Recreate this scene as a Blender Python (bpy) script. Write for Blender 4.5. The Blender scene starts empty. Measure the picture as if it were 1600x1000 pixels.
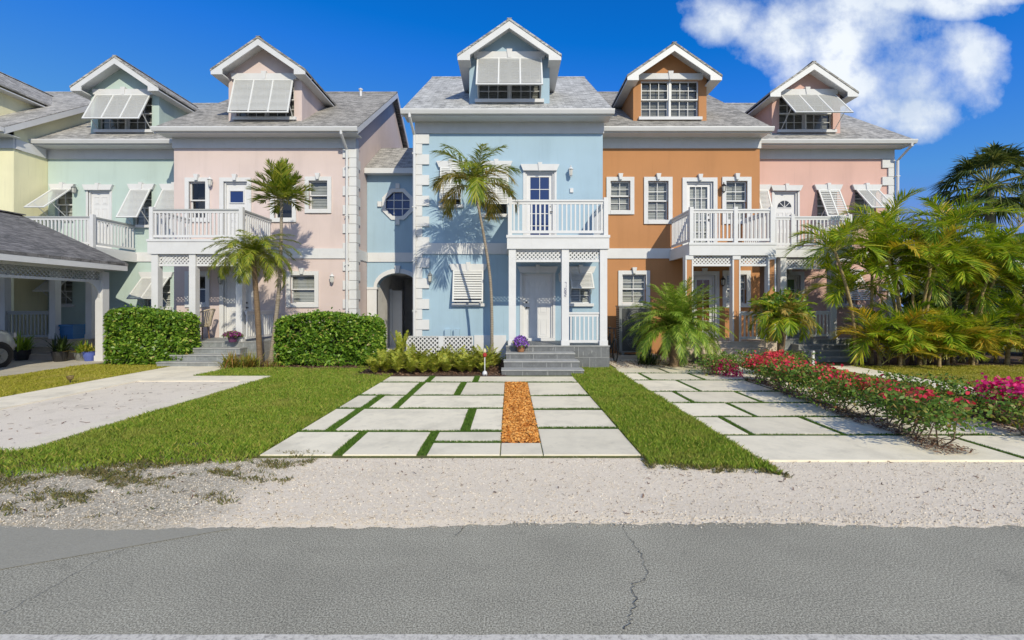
import bpy, math, random
import numpy as np
from mathutils import Vector
R = math.radians
random.seed(7); rng = np.random.default_rng(7)
scene = bpy.context.scene
col = scene.collection

# ------------------------------------------------------------------ camera, sky, sun, exposure
F = 711.0; CX = 797.0; HY = 476.0; EYE = 1.7
cd = bpy.data.cameras.new('camera'); cam = bpy.data.objects.new('camera', cd); col.objects.link(cam)
cam.location = (0, 0, EYE); cam.rotation_euler = (R(90), 0, 0)
cd.sensor_width = 36; cd.lens = F/1600*36
cd.shift_x = (800-CX)/1600; cd.shift_y = -(500-HY)/1600
cd.clip_start = .1; cd.clip_end = 2000
scene.camera = cam
SUN = Vector((.46, -1, .71)).normalized()
world = bpy.data.worlds.new('World'); scene.world = world; world.use_nodes = True
wt = world.node_tree; wn = wt.nodes; wl = wt.links
wn.clear()
def wN(t, **k):
    n = wn.new(t)
    for a, b in k.items(): setattr(n, a, b)
    return n
def wM(op, a, b=None, c=None, clamp=False):
    n = wN('ShaderNodeMath', operation=op); n.use_clamp = clamp
    for i, v in enumerate((a, b, c)):
        if v is None: continue
        if isinstance(v, (int, float)): n.inputs[i].default_value = v
        else: wl.new(v, n.inputs[i])
    return n.outputs[0]
SKY_STR = .12
sky = wN('ShaderNodeTexSky', sky_type='NISHITA'); sky.sun_disc = False
sky.sun_elevation = math.asin(SUN.z); sky.sun_rotation = math.atan2(SUN.x, SUN.y)
sky.altitude = 0; sky.air_density = 1.0; sky.dust_density = .3; sky.ozone_density = 3.0
tint = wN('ShaderNodeMix', data_type='RGBA', blend_type='MULTIPLY'); tint.inputs[0].default_value = 1
sub = wN('ShaderNodeVectorMath', operation='SUBTRACT'); wl.new(sky.outputs[0], sub.inputs[0]); sub.inputs[1].default_value = (.97, .25, 0)
mxv = wN('ShaderNodeVectorMath', operation='MAXIMUM'); wl.new(sub.outputs[0], mxv.inputs[0]); mxv.inputs[1].default_value = (.03, .05, .05)
wl.new(mxv.outputs[0], tint.inputs[6]); tint.inputs[7].default_value = (.75, .82, 1.50, 1)
haz = wN('ShaderNodeVectorMath', operation='MINIMUM'); wl.new(tint.outputs[2], haz.inputs[0]); haz.inputs[1].default_value = (1.3, 2.35, 5.6)
tc = wN('ShaderNodeTexCoord'); sp = wN('ShaderNodeSeparateXYZ'); wl.new(tc.outputs['Generated'], sp.inputs[0])
yy = wM('MAXIMUM', sp.outputs[1], .02)
u = wM('DIVIDE', sp.outputs[0], yy); v = wM('DIVIDE', sp.outputs[2], yy)
cm = wN('ShaderNodeCombineXYZ'); wl.new(u, cm.inputs[0]); wl.new(v, cm.inputs[1])
nz = wN('ShaderNodeTexNoise'); nz.inputs['Scale'].default_value = 4.6; nz.inputs['Detail'].default_value = 11; nz.inputs['Roughness'].default_value = .60
wl.new(cm.outputs[0], nz.inputs['Vector'])
dens = None
for (px, py, rx, ry) in [(1140, 28, 70, 55), (1215, 50, 105, 80), (1330, 55, 140, 95), (1310, 120, 120, 62), (1420, 120, 130, 80),
                         (1500, 112, 80, 72), (1425, 172, 95, 45), (1450, 6, 150, 26), (1540, 0, 70, 14)]:
    a = wM('DIVIDE', wM('SUBTRACT', u, (px-CX)/F), rx/F); b = wM('DIVIDE', wM('SUBTRACT', v, (HY-py)/F), ry/F)
    g = wM('SUBTRACT', 1.0, wM('ADD', wM('MULTIPLY', a, a), wM('MULTIPLY', b, b)))
    dens = g if dens is None else wM('MAXIMUM', dens, g)
dens = wM('MAXIMUM', dens, -.9)
d2 = wM('ADD', wM('MULTIPLY', dens, .44), wM('MULTIPLY', wM('SUBTRACT', nz.outputs[0], .5), 1.85))
mask = wM('MULTIPLY', wM('MULTIPLY', wM('ADD', d2, .02), 2.0, clamp=True), wM('GREATER_THAN', sp.outputs[1], .02))
mask = wM('MULTIPLY', wM('SMOOTH_MIN', mask, .97, .05), 1.0)
nz2 = wN('ShaderNodeTexNoise'); nz2.inputs['Scale'].default_value = 3.2; nz2.inputs['Detail'].default_value = 6
wl.new(cm.outputs[0], nz2.inputs['Vector'])
cr = wN('ShaderNodeValToRGB'); wl.new(wM('ADD', nz2.outputs[0], wM('MULTIPLY', d2, .22)), cr.inputs[0])
cr.color_ramp.elements[0].position = .38; cr.color_ramp.elements[0].color = (4.1, 5.0, 6.4, 1)
cr.color_ramp.elements[1].position = .70; cr.color_ramp.elements[1].color = (7.2, 7.6, 8.0, 1)
mx = wN('ShaderNodeMix', data_type='RGBA'); wl.new(mask, mx.inputs[0]); wl.new(haz.outputs[0], mx.inputs[6]); wl.new(cr.outputs[0], mx.inputs[7])
cz = wN('ShaderNodeTexNoise'); cz.inputs['Scale'].default_value = 2.6; cz.inputs['Detail'].default_value = 6; wl.new(tc.outputs['Generated'], cz.inputs['Vector'])
south_fill = wM('MULTIPLY', wM('MULTIPLY', wM('ADD', sp.outputs[1], .05), -4.0, clamp=True), wM('MULTIPLY', wM('SUBTRACT', cz.outputs[0], .36), 4.0, clamp=True))  # bright cloud added behind the camera, unseen, to fill the shaded facades
mx2 = wN('ShaderNodeMix', data_type='RGBA'); wl.new(wM('MULTIPLY', south_fill, .85), mx2.inputs[0]); wl.new(mx.outputs[2], mx2.inputs[6]); mx2.inputs[7].default_value = (4.9, 6.4, 8.8, 1)
bg = wN('ShaderNodeBackground'); bg.inputs[1].default_value = SKY_STR; wl.new(mx2.outputs[2], bg.inputs[0])
wo = wN('ShaderNodeOutputWorld'); wl.new(bg.outputs[0], wo.inputs[0])
sd = bpy.data.lights.new('sun', 'SUN'); sd.energy = 3.65; sd.angle = R(.5); sd.color = (1, .92, .72)
so = bpy.data.objects.new('sun', sd); col.objects.link(so); so.rotation_euler = (-SUN).to_track_quat('-Z', 'Y').to_euler(); so.location = (10, -20, 20)
vs = scene.view_settings; vs.view_transform = 'Standard'; vs.look = 'None'; vs.exposure = 0.12; vs.gamma = 1
scene.render.engine = 'CYCLES'
scene.cycles.max_bounces = 6; scene.cycles.diffuse_bounces = 3; scene.cycles.glossy_bounces = 3; scene.cycles.transparent_max_bounces = 12
scene.cycles.transmission_bounces = 4

# ------------------------------------------------------------------ materials
class Mat:
    def __init__(s, name):
        s.m = bpy.data.materials.new(name); s.m.use_nodes = True
        s.t = s.m.node_tree; s.n = s.t.nodes; s.l = s.t.links
        s.b = s.n['Principled BSDF']; s.out = s.n['Material Output']
    def N(s, t, **k):
        n = s.n.new(t)
        for a, b in k.items(): setattr(n, a, b)
        return n
    def math(s, op, a, b=None, clamp=False):
        n = s.N('ShaderNodeMath', operation=op); n.use_clamp = clamp
        for i, v in enumerate((a, b)):
            if v is None: continue
            if isinstance(v, (int, float)): n.inputs[i].default_value = v
            else: s.l.new(v, n.inputs[i])
        return n.outputs[0]
    def coord(s, kind='Object'):
        if not hasattr(s, 'tc'): s.tc = s.N('ShaderNodeTexCoord')
        return s.tc.outputs[kind]
    def noise(s, scale, detail=4, rough=.55, vec=None, stretch=None):
        n = s.N('ShaderNodeTexNoise'); n.inputs['Scale'].default_value = scale; n.inputs['Detail'].default_value = detail; n.inputs['Roughness'].default_value = rough
        vec = vec or s.coord()
        if stretch:
            mp = s.N('ShaderNodeMapping'); mp.inputs['Scale'].default_value = stretch; s.l.new(vec, mp.inputs[0]); vec = mp.outputs[0]
        s.l.new(vec, n.inputs['Vector']); return n.outputs[0]
    def ramp(s, fac, *stops):
        r = s.N('ShaderNodeValToRGB'); e = r.color_ramp.elements
        while len(e) < len(stops): e.new(.5)
        for i, (p, c) in enumerate(stops):
            e[i].position = p; e[i].color = (*c, 1) if not isinstance(c, (int, float)) else (c, c, c, 1)
        s.l.new(fac, r.inputs[0]); return r.outputs[0]
    def mix(s, f, a, b, mode='MIX'):
        n = s.N('ShaderNodeMix', data_type='RGBA', blend_type=mode)
        for i, v in ((0, f), (6, a), (7, b)):
            if isinstance(v, (int, float)): n.inputs[i].default_value = v if i == 0 else (v, v, v, 1)
            elif isinstance(v, tuple): n.inputs[i].default_value = (*v, 1)
            else: s.l.new(v, n.inputs[i])
        return n.outputs[2]
    def bump(s, h, dist=.01, strength=1):
        b = s.N('ShaderNodeBump'); b.inputs['Distance'].default_value = dist; b.inputs['Strength'].default_value = strength
        s.l.new(h, b.inputs['Height']); s.l.new(b.outputs[0], s.b.inputs['Normal'])
    def color(s, c):
        if isinstance(c, tuple): s.b.inputs['Base Color'].default_value = (*c, 1)
        else: s.l.new(c, s.b.inputs['Base Color'])
    def rough(s, r): s.b.inputs['Roughness'].default_value = r
    def island(s): return s.N('ShaderNodeNewGeometry').outputs['Random Per Island']
def sc(c, k): return tuple(min(1, x*k) for x in c)

def stucco(name, c):
    M = Mat(name); f = M.noise(.7, 5, .6); g = M.noise(1.3, 4, .6, stretch=(2.2, 2.2, .22))
    a = M.mix(M.ramp(f, (.35, 0.0), (.7, 1.0)), sc(c, .93), sc(c, 1.03))
    a = M.mix(M.ramp(g, (.50, 0.0), (.78, .6)), a, sc(c, .78)); a = M.mix(M.ramp(M.noise(6, 5, .7, stretch=(2.5, 2.5, .1)), (.57, 0.0), (.78, .55)), a, sc(c, .64)); a = M.mix(M.ramp(M.noise(.35, 3, .5), (.45, 0.0), (.6, .5)), a, sc(c, 1.05))
    M.color(a); M.rough(.9); M.bump(M.noise(55, 3, .6), .006, .5); return M.m
def painted(name, c, rough=.5, var=.08, dirt=.5):
    M = Mat(name); f = M.noise(2.4, 5, .65)
    a = M.mix(M.ramp(f, (.4, 0.0), (.75, 1.0)), c, sc(c, 1-var))
    g = M.noise(3, 6, .7, stretch=(3, 3, .5))
    a = M.mix(M.ramp(g, (.58, 0.0), (.85, dirt)), a, tuple(x*y for x, y in zip(c, (.72, .68, .6))))
    M.color(a); M.rough(rough); M.bump(M.noise(30, 2), .003, .3); return M.m
def shingle(name, c1, c2, dark=.45):
    M = Mat(name); uv = M.coord('UV')
    b = M.N('ShaderNodeTexBrick'); M.l.new(uv, b.inputs['Vector'])
    b.inputs['Scale'].default_value = 1; b.inputs['Brick Width'].default_value = .28; b.inputs['Row Height'].default_value = .135
    b.inputs['Mortar Size'].default_value = .007; b.inputs['Mortar Smooth'].default_value = .3; b.offset = .37; b.offset_frequency = 2
    b.inputs['Color1'].default_value = (*c1, 1); b.inputs['Color2'].default_value = (*c2, 1); b.inputs['Mortar'].default_value = (*sc(c2, dark), 1)
    n1 = M.noise(4.2, 3, .7, vec=uv, stretch=(1.0, 2.6, 1)); n2 = M.noise(.8, 4, .6, vec=uv)
    a = M.mix(M.ramp(n1, (.46, .0), (.56, 1.0)), M.mix(1.0, b.outputs[0], 1.12, 'MULTIPLY'), M.mix(1.0, b.outputs[0], .55, 'MULTIPLY'))
    a = M.mix(M.ramp(n2, (.4, 0.0), (.8, .5)), a, sc(c1, 1.1))
    M.color(a); M.rough(.95)
    sx = M.N('ShaderNodeSeparateXYZ'); M.l.new(uv, sx.inputs[0])
    saw = M.math('FRACT', M.math('DIVIDE', sx.outputs[1], .135))
    h = M.math('ADD', M.math('MULTIPLY', saw, -.8), M.math('MULTIPLY', n1, .7))
    M.bump(h, .02, .8); return M.m
def leafmat(name, stops, trans=.35, rough=.5, dry=None):
    M = Mat(name); c = M.ramp(M.island(), *stops)
    if dry: c = M.mix(M.ramp(M.noise(1.1, 4, .65), (.50, 0.0), (.70, .75)), c, dry)
    M.color(c); M.rough(rough)
    M.b.inputs['Specular IOR Level'].default_value = .35
    t = M.N('ShaderNodeBsdfTranslucent'); M.l.new(M.mix(1.0, c, (1.25, 1.2, .7), 'MULTIPLY'), t.inputs[0])
    ms = M.N('ShaderNodeMixShader'); ms.inputs[0].default_value = trans
    M.l.new(M.b.outputs[0], ms.inputs[1]); M.l.new(t.outputs[0], ms.inputs[2]); M.l.new(ms.outputs[0], M.out.inputs[0]); return M.m
def plain(name, c, rough=.5, metal=0.0, var=.12, scale=6):
    M = Mat(name); f = M.noise(scale, 4, .6)
    M.color(M.mix(f, sc(c, 1-var), sc(c, 1+var))); M.rough(rough); M.b.inputs['Metallic'].default_value = metal; return M.m
def tiles(name, c, bw, bh, grout, streak=0.0):
    M = Mat(name); uv = M.coord('UV'); b = M.N('ShaderNodeTexBrick'); M.l.new(uv, b.inputs['Vector'])
    b.inputs['Scale'].default_value = 1; b.inputs['Brick Width'].default_value = bw; b.inputs['Row Height'].default_value = bh; b.inputs['Mortar Size'].default_value = .006
    b.inputs['Color1'].default_value = (*sc(c, .85), 1); b.inputs['Color2'].default_value = (*sc(c, 1.15), 1); b.inputs['Mortar'].default_value = (*grout, 1)
    n = M.noise(7, 5, .7); a = M.mix(M.ramp(n, (.35, 0.0), (.8, .8)), b.outputs[0], sc(c, 1.7))
    if streak:
        g = M.noise(6, 4, .7, vec=uv, stretch=(3.5, .5, 1)); a = M.mix(M.ramp(g, (.6, 0.0), (.72, streak)), a, (.55, .54, .52))
    M.color(a); M.rough(.55); M.bump(b.outputs[1], .004, .6); return M.m

WHITE = painted('white_paint', (.63, .63, .64))
TRIM = painted('white_stucco_trim', (.64, .64, .65), .8)
DOORW = painted('door_paint', (.66, .655, .66), .4, .03, .2)
LOUV = painted('shutter_paint', (.66, .66, .65), .5, .05, .3)
BLUE = stucco('blue_stucco', (.345, .475, .58)); PINK = stucco('pink_stucco', (.62, .51, .485)); ORANGE = stucco('orange_stucco', (.455, .215, .09))
PINKB = stucco('rose_stucco', (.62, .395, .345)); GREEN = stucco('mint_stucco', (.44, .54, .51)); YELLOW = stucco('yellow_stucco', (.76, .72, .48))
ROOFG = shingle('grey_shingle', (.52, .515, .50), (.33, .33, .32)); ROOFB = shingle('brown_grey_shingle', (.40, .375, .34), (.21, .20, .18))
ROOFD = shingle('dark_shingle', (.205, .195, .195), (.11, .107, .11)); ROOFM = shingle('mixed_grey_shingle', (.46, .44, .41), (.28, .27, .255))
TILE = tiles('slate_tile', (.115, .12, .125), .6, .31, (.34, .34, .34), .75)
TILEL = tiles('worn_grey_tile', (.19, .20, .20), .6, .31, (.42, .42, .40), .5)
TREAD = plain('worn_sunlit_tread_stone', (.33, .33, .32), .7, 0, .35, 8); TANS = plain('tan_concrete', (.50, .42, .34), .9, 0, .18, 5)  # TREAD: pale from wear, with the sunlit tread line also in its colour
GREYW = painted('grey_painted_wood', (.36, .37, .37), .6)
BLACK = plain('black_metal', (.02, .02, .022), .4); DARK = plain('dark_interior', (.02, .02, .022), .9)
GREYM = plain('grey_metal', (.24, .25, .25), .45, .4); DKGREY = plain('dark_grille', (.035, .038, .04), .6)
BLIND = plain('blind_slats', (.46, .45, .42), .6, 0, .3, 2.5)
M = Mat('window_glass'); M.n.remove(M.b)
tr = M.N('ShaderNodeBsdfTransparent'); tr.inputs[0].default_value = (.86, .89, .90, 1); gl = M.N('ShaderNodeBsdfGlossy'); gl.inputs['Roughness'].default_value = .03
fr = M.N('ShaderNodeLayerWeight'); fr.inputs[0].default_value = .5; fcg = M.math('MULTIPLY', M.math('POWER', fr.outputs[1], 4.0), .6)
ms = M.N('ShaderNodeMixShader'); M.l.new(M.math('ADD', fcg, .07), ms.inputs[0]); M.l.new(tr.outputs[0], ms.inputs[1]); M.l.new(gl.outputs[0], ms.inputs[2]); M.l.new(ms.outputs[0], M.out.inputs[0])
GLASS = M.m
M = Mat('blue_reflection_glass'); M.color((.012, .03, .12)); M.rough(.04); M.b.inputs['Specular IOR Level'].default_value = .8; GLASSB = M.m  # reflected blue sky is put into the base colour of this glass
M = Mat('dark_glass'); M.color((.03, .03, .032)); M.rough(.05); M.b.inputs['Specular IOR Level'].default_value = .7; GLASSD = M.m
M = Mat('green_glass'); M.color((.10, .16, .09)); M.rough(.06); M.b.inputs['Specular IOR Level'].default_value = .7; GLASSG = M.m

# ground materials
M = Mat('asphalt'); f = M.noise(105, 4, .75); g = M.noise(.9, 6, .65); h = M.noise(150, 2, .6)
c = M.ramp(f, (.38, (.125, .115, .086)), (.5, (.325, .302, .232)), (.62, (.58, .55, .43)))
c = M.mix(M.ramp(g, (.38, 0.0), (.72, .8)), c, M.mix(1.0, c, .72, 'MULTIPLY')); c = M.mix(M.ramp(M.noise(.7, 5, .7, stretch=(.35, 1.6, 1)), (.50, 0.0), (.70, .7)), c, M.mix(1.0, c, 1.20, 'MULTIPLY')); c = M.mix(M.ramp(M.noise(2.3, 4, .7), (.62, 0.0), (.72, .6)), c, M.mix(1.0, c, .70, 'MULTIPLY')); c = M.mix(M.ramp(h, (.64, 0.0), (.74, .6)), c, (.62, .59, .46))
M.color(c); M.rough(.92); M.bump(f, .004, .6); ASPHALT = M.m
M = Mat('smooth_asphalt'); f = M.noise(90, 3, .7); g = M.noise(1.6, 5, .7)
c = M.ramp(f, (.3, (.27, .25, .195)), (.7, (.36, .338, .265))); c = M.mix(M.ramp(g, (.4, 0.0), (.7, .7)), c, (.34, .315, .25)); M.color(c); M.rough(.9); M.bump(f, .006, .6); ASPHALTS = M.m
M = Mat('gravel'); f = M.noise(48, 5, .78); g = M.noise(2.0, 5, .65); h = M.noise(240, 2, .6)
c = M.ramp(f, (.30, (.52, .41, .28)), (.40, (.82, .69, .51)), (.62, (.92, .80, .63)))
sx = M.N('ShaderNodeSeparateXYZ'); M.l.new(M.coord(), sx.inputs[0])
lf = M.math('MULTIPLY', M.math('ADD', sx.outputs[0], M.math('ADD', M.math('MULTIPLY', g, 1.2), 1.55)), -1.6, clamp=True)
c = M.mix(lf, c, M.ramp(f, (.34, (.19, .16, .11)), (.48, (.46, .395, .285)), (.64, (.80, .72, .57))))
c = M.mix(M.ramp(g, (.5, 0.0), (.78, .45)), c, M.mix(1.0, c, .84, 'MULTIPLY')); c = M.mix(M.ramp(h, (.68, 0.0), (.74, .6)), c, (.3, .23, .16)); c = M.mix(M.ramp(M.noise(70, 3, .8, stretch=(.7, 1.2, 1)), (.62, 0.0), (.68, .75)), c, (.26, .20, .14)); c = M.mix(M.ramp(M.noise(1.0, 5, .7, stretch=(.4, 1.5, 1)), (.52, 0.0), (.72, .5)), c, M.mix(1.0, c, .80, 'MULTIPLY'))
M.color(c); M.rough(.95); M.bump(M.math('ADD', f, M.math('MULTIPLY', h, .5)), .012, .8); GRAVEL = M.m
M = Mat('sand'); f = M.noise(60, 4, .7); g = M.noise(1.5, 5, .65); c = M.ramp(f, (.25, (.60, .51, .39)), (.42, (.76, .665, .53)), (.75, (.83, .735, .60)))
c = M.mix(M.ramp(g, (.5, 0.0), (.72, .55)), c, (.50, .43, .33)); c = M.mix(M.ramp(M.noise(16, 4, .75), (.66, 0.0), (.74, .45)), c, (.42, .35, .26)); M.color(c); M.rough(.95); M.bump(f, .010, .8); SAND = M.m
def concrete(name, c):
    M = Mat(name); r = M.island(); f = M.noise(1.6, 6, .68); g = M.noise(60, 3, .6); k = M.noise(5, 6, .7)
    a = M.mix(r, sc(c, .90), sc(c, 1.06)); a = M.mix(M.ramp(f, (.46, 0.0), (.68, .75)), a, sc(c, .72)); a = M.mix(M.ramp(k, (.58, 0.0), (.74, .6)), a, sc(c, .60)); a = M.mix(M.ramp(M.noise(.9, 5, .7, stretch=(1, .45, 1)), (.55, 0.0), (.75, .5)), a, sc(c, .66))
    a = M.mix(M.ramp(g, (.6, 0.0), (.75, .35)), a, sc(c, .7))
    M.color(a); M.rough(.88); M.bump(g, .004, .5); return M.m
SLAB = concrete('slab_concrete', (.83, .745, .56)); PATHC = concrete('path_concrete', (.83, .74, .57)); PADC = concrete('pad_concrete', (.50, .46, .39))
M = Mat('soil'); f = M.noise(30, 5, .7); M.color(M.ramp(f, (.3, (.05, .03, .02)), (.7, (.16, .10, .065)))); M.rough(1); M.bump(f, .03, 1); SOIL = M.m
M = Mat('turf_soil'); f = M.noise(12, 5, .7); M.color(M.ramp(f, (.3, (.07, .085, .018)), (.6, (.13, .14, .03)), (.8, (.20, .16, .06)))); M.rough(1); M.bump(f, .03, 1); TURF = M.m
M = Mat('far_ground'); f = M.noise(.6, 6, .7); M.color(M.ramp(f, (.3, (.06, .09, .025)), (.7, (.14, .15, .05)))); M.rough(1); FARG = M.m
GRASS = leafmat('grass_blades', ((0, (.12, .215, .020)), (.45, (.22, .33, .030)), (.8, (.33, .42, .05)), (.93, (.46, .42, .09)), (1, (.50, .38, .12))), .3, .6, (.33, .33, .07))
GRASSY = leafmat('dry_grass_blades', ((0, (.24, .25, .02)), (.45, (.38, .38, .035)), (.8, (.48, .44, .06)), (1, (.58, .45, .12))), .3, .6, (.50, .42, .12))
TURFJ = leafmat('joint_turf', ((0, (.045, .12, .012)), (.6, (.09, .19, .02)), (1, (.17, .26, .04))), .25, .7)
DRYG = leafmat('tuft_blades', ((0, (.14, .14, .04)), (.5, (.22, .17, .07)), (1, (.10, .14, .03))), .2, .8)
MULCHO = leafmat('orange_mulch', ((0, (.44, .14, .02)), (.5, (.76, .31, .055)), (1, (.88, .48, .14))), .0, .9)
MULCHB = leafmat('brown_mulch', ((0, (.06, .03, .02)), (.5, (.17, .085, .05)), (1, (.30, .19, .12))), .0, .9)
HEDGE = leafmat('hedge_leaves', ((0, (.05, .12, .012)), (.45, (.12, .24, .022)), (.8, (.23, .38, .04)), (.96, (.40, .50, .08)), (1, (.36, .26, .10))), .3, .38)
PALMG = leafmat('palm_leaf', ((0, (.07, .14, .02)), (.5, (.13, .21, .035)), (.85, (.24, .28, .05)), (1, (.36, .32, .07))), .35, .42)
PALMY = leafmat('yellowing_palm_leaf', ((0, (.10, .13, .025)), (.4, (.21, .20, .04)), (.75, (.40, .30, .06)), (1, (.50, .33, .08))), .35, .45)
PALMP = leafmat('bright_palm_leaf', ((0, (.10, .17, .015)), (.5, (.24, .31, .03)), (1, (.46, .43, .06))), .35, .4)
PALML = leafmat('lush_palm_leaf', ((0, (.09, .19, .02)), (.5, (.23, .36, .04)), (.85, (.38, .50, .07)), (1, (.55, .55, .12))), .35, .4)
ARECA = leafmat('areca_leaf', ((0, (.10, .21, .012)), (.45, (.27, .40, .025)), (.8, (.46, .54, .04)), (1, (.66, .56, .06))), .4, .4)
ARECAY = leafmat('golden_areca_leaf', ((0, (.28, .32, .03)), (.45, (.50, .46, .05)), (.8, (.68, .50, .06)), (1, (.72, .42, .05))), .4, .45)
FANP = leafmat('fan_palm_leaf', ((0, (.04, .07, .018)), (.6, (.11, .15, .035)), (1, (.30, .30, .09))), .25, .4)
FERN = leafmat('fern_leaf', ((0, (.17, .22, .02)), (.5, (.32, .36, .035)), (.85, (.47, .47, .07)), (1, (.46, .34, .09))), .35, .5)
CROTON = leafmat('croton_leaf', ((0, (.08, .18, .02)), (.5, (.18, .30, .03)), (.8, (.40, .42, .05)), (1, (.46, .20, .06))), .3, .45)
RUSTY = leafmat('russet_leaf', ((0, (.13, .17, .02)), (.5, (.30, .29, .05)), (.8, (.38, .24, .06)), (1, (.34, .13, .04))), .3, .5)
BOUGL = leafmat('bougainvillea_leaf', ((0, (.06, .13, .015)), (.5, (.13, .24, .03)), (.85, (.26, .30, .06)), (1, (.32, .12, .06))), .3, .5)
BOUGF = leafmat('bougainvillea_bract', ((0, (.50, .02, .06)), (.6, (.72, .04, .09)), (1, (.80, .14, .10))), .35, .6)
BOUGM = leafmat('magenta_bract', ((0, (.55, .01, .14)), (.6, (.75, .02, .22)), (1, (.85, .06, .3))), .35, .6)
PURPLE = leafmat('purple_petal', ((0, (.22, .08, .50)), (.6, (.36, .16, .66)), (1, (.48, .28, .74))), .3, .6)
PLUM = leafmat('plum_petal', ((0, (.16, .02, .13)), (.6, (.30, .05, .24)), (1, (.40, .12, .32))), .3, .6)
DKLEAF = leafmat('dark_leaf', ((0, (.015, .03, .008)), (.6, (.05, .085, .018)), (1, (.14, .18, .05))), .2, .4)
def barkm(name, c, c2, ring=16):
    M = Mat(name); s = M.N('ShaderNodeSeparateXYZ'); M.l.new(M.coord(), s.inputs[0])
    w = M.math('FRACT', M.math('ADD', M.math('MULTIPLY', s.outputs[2], ring), M.math('MULTIPLY', M.noise(9, 3), .7)))
    a = M.mix(M.ramp(w, (.0, 1.0), (.25, .0)), c, c2); a = M.mix(M.ramp(M.noise(7, 5, .7), (.45, .0), (.7, .7)), a, c2)
    M.color(a); M.rough(.9); M.bump(w, .012, .8); return M.m
BARKG = barkm('grey_bark', (.34, .29, .23), (.17, .13, .09)); BARKB = barkm('brown_bark', (.22, .15, .09), (.09, .055, .03), 22)
BARKT = barkm('tan_cane', (.36, .27, .13), (.22, .15, .06), 8); CROWNS = plain('crown_shaft', (.30, .28, .08), .5); TWIG = plain('twig', (.20, .14, .085), .9, 0, .3, 20)

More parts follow.
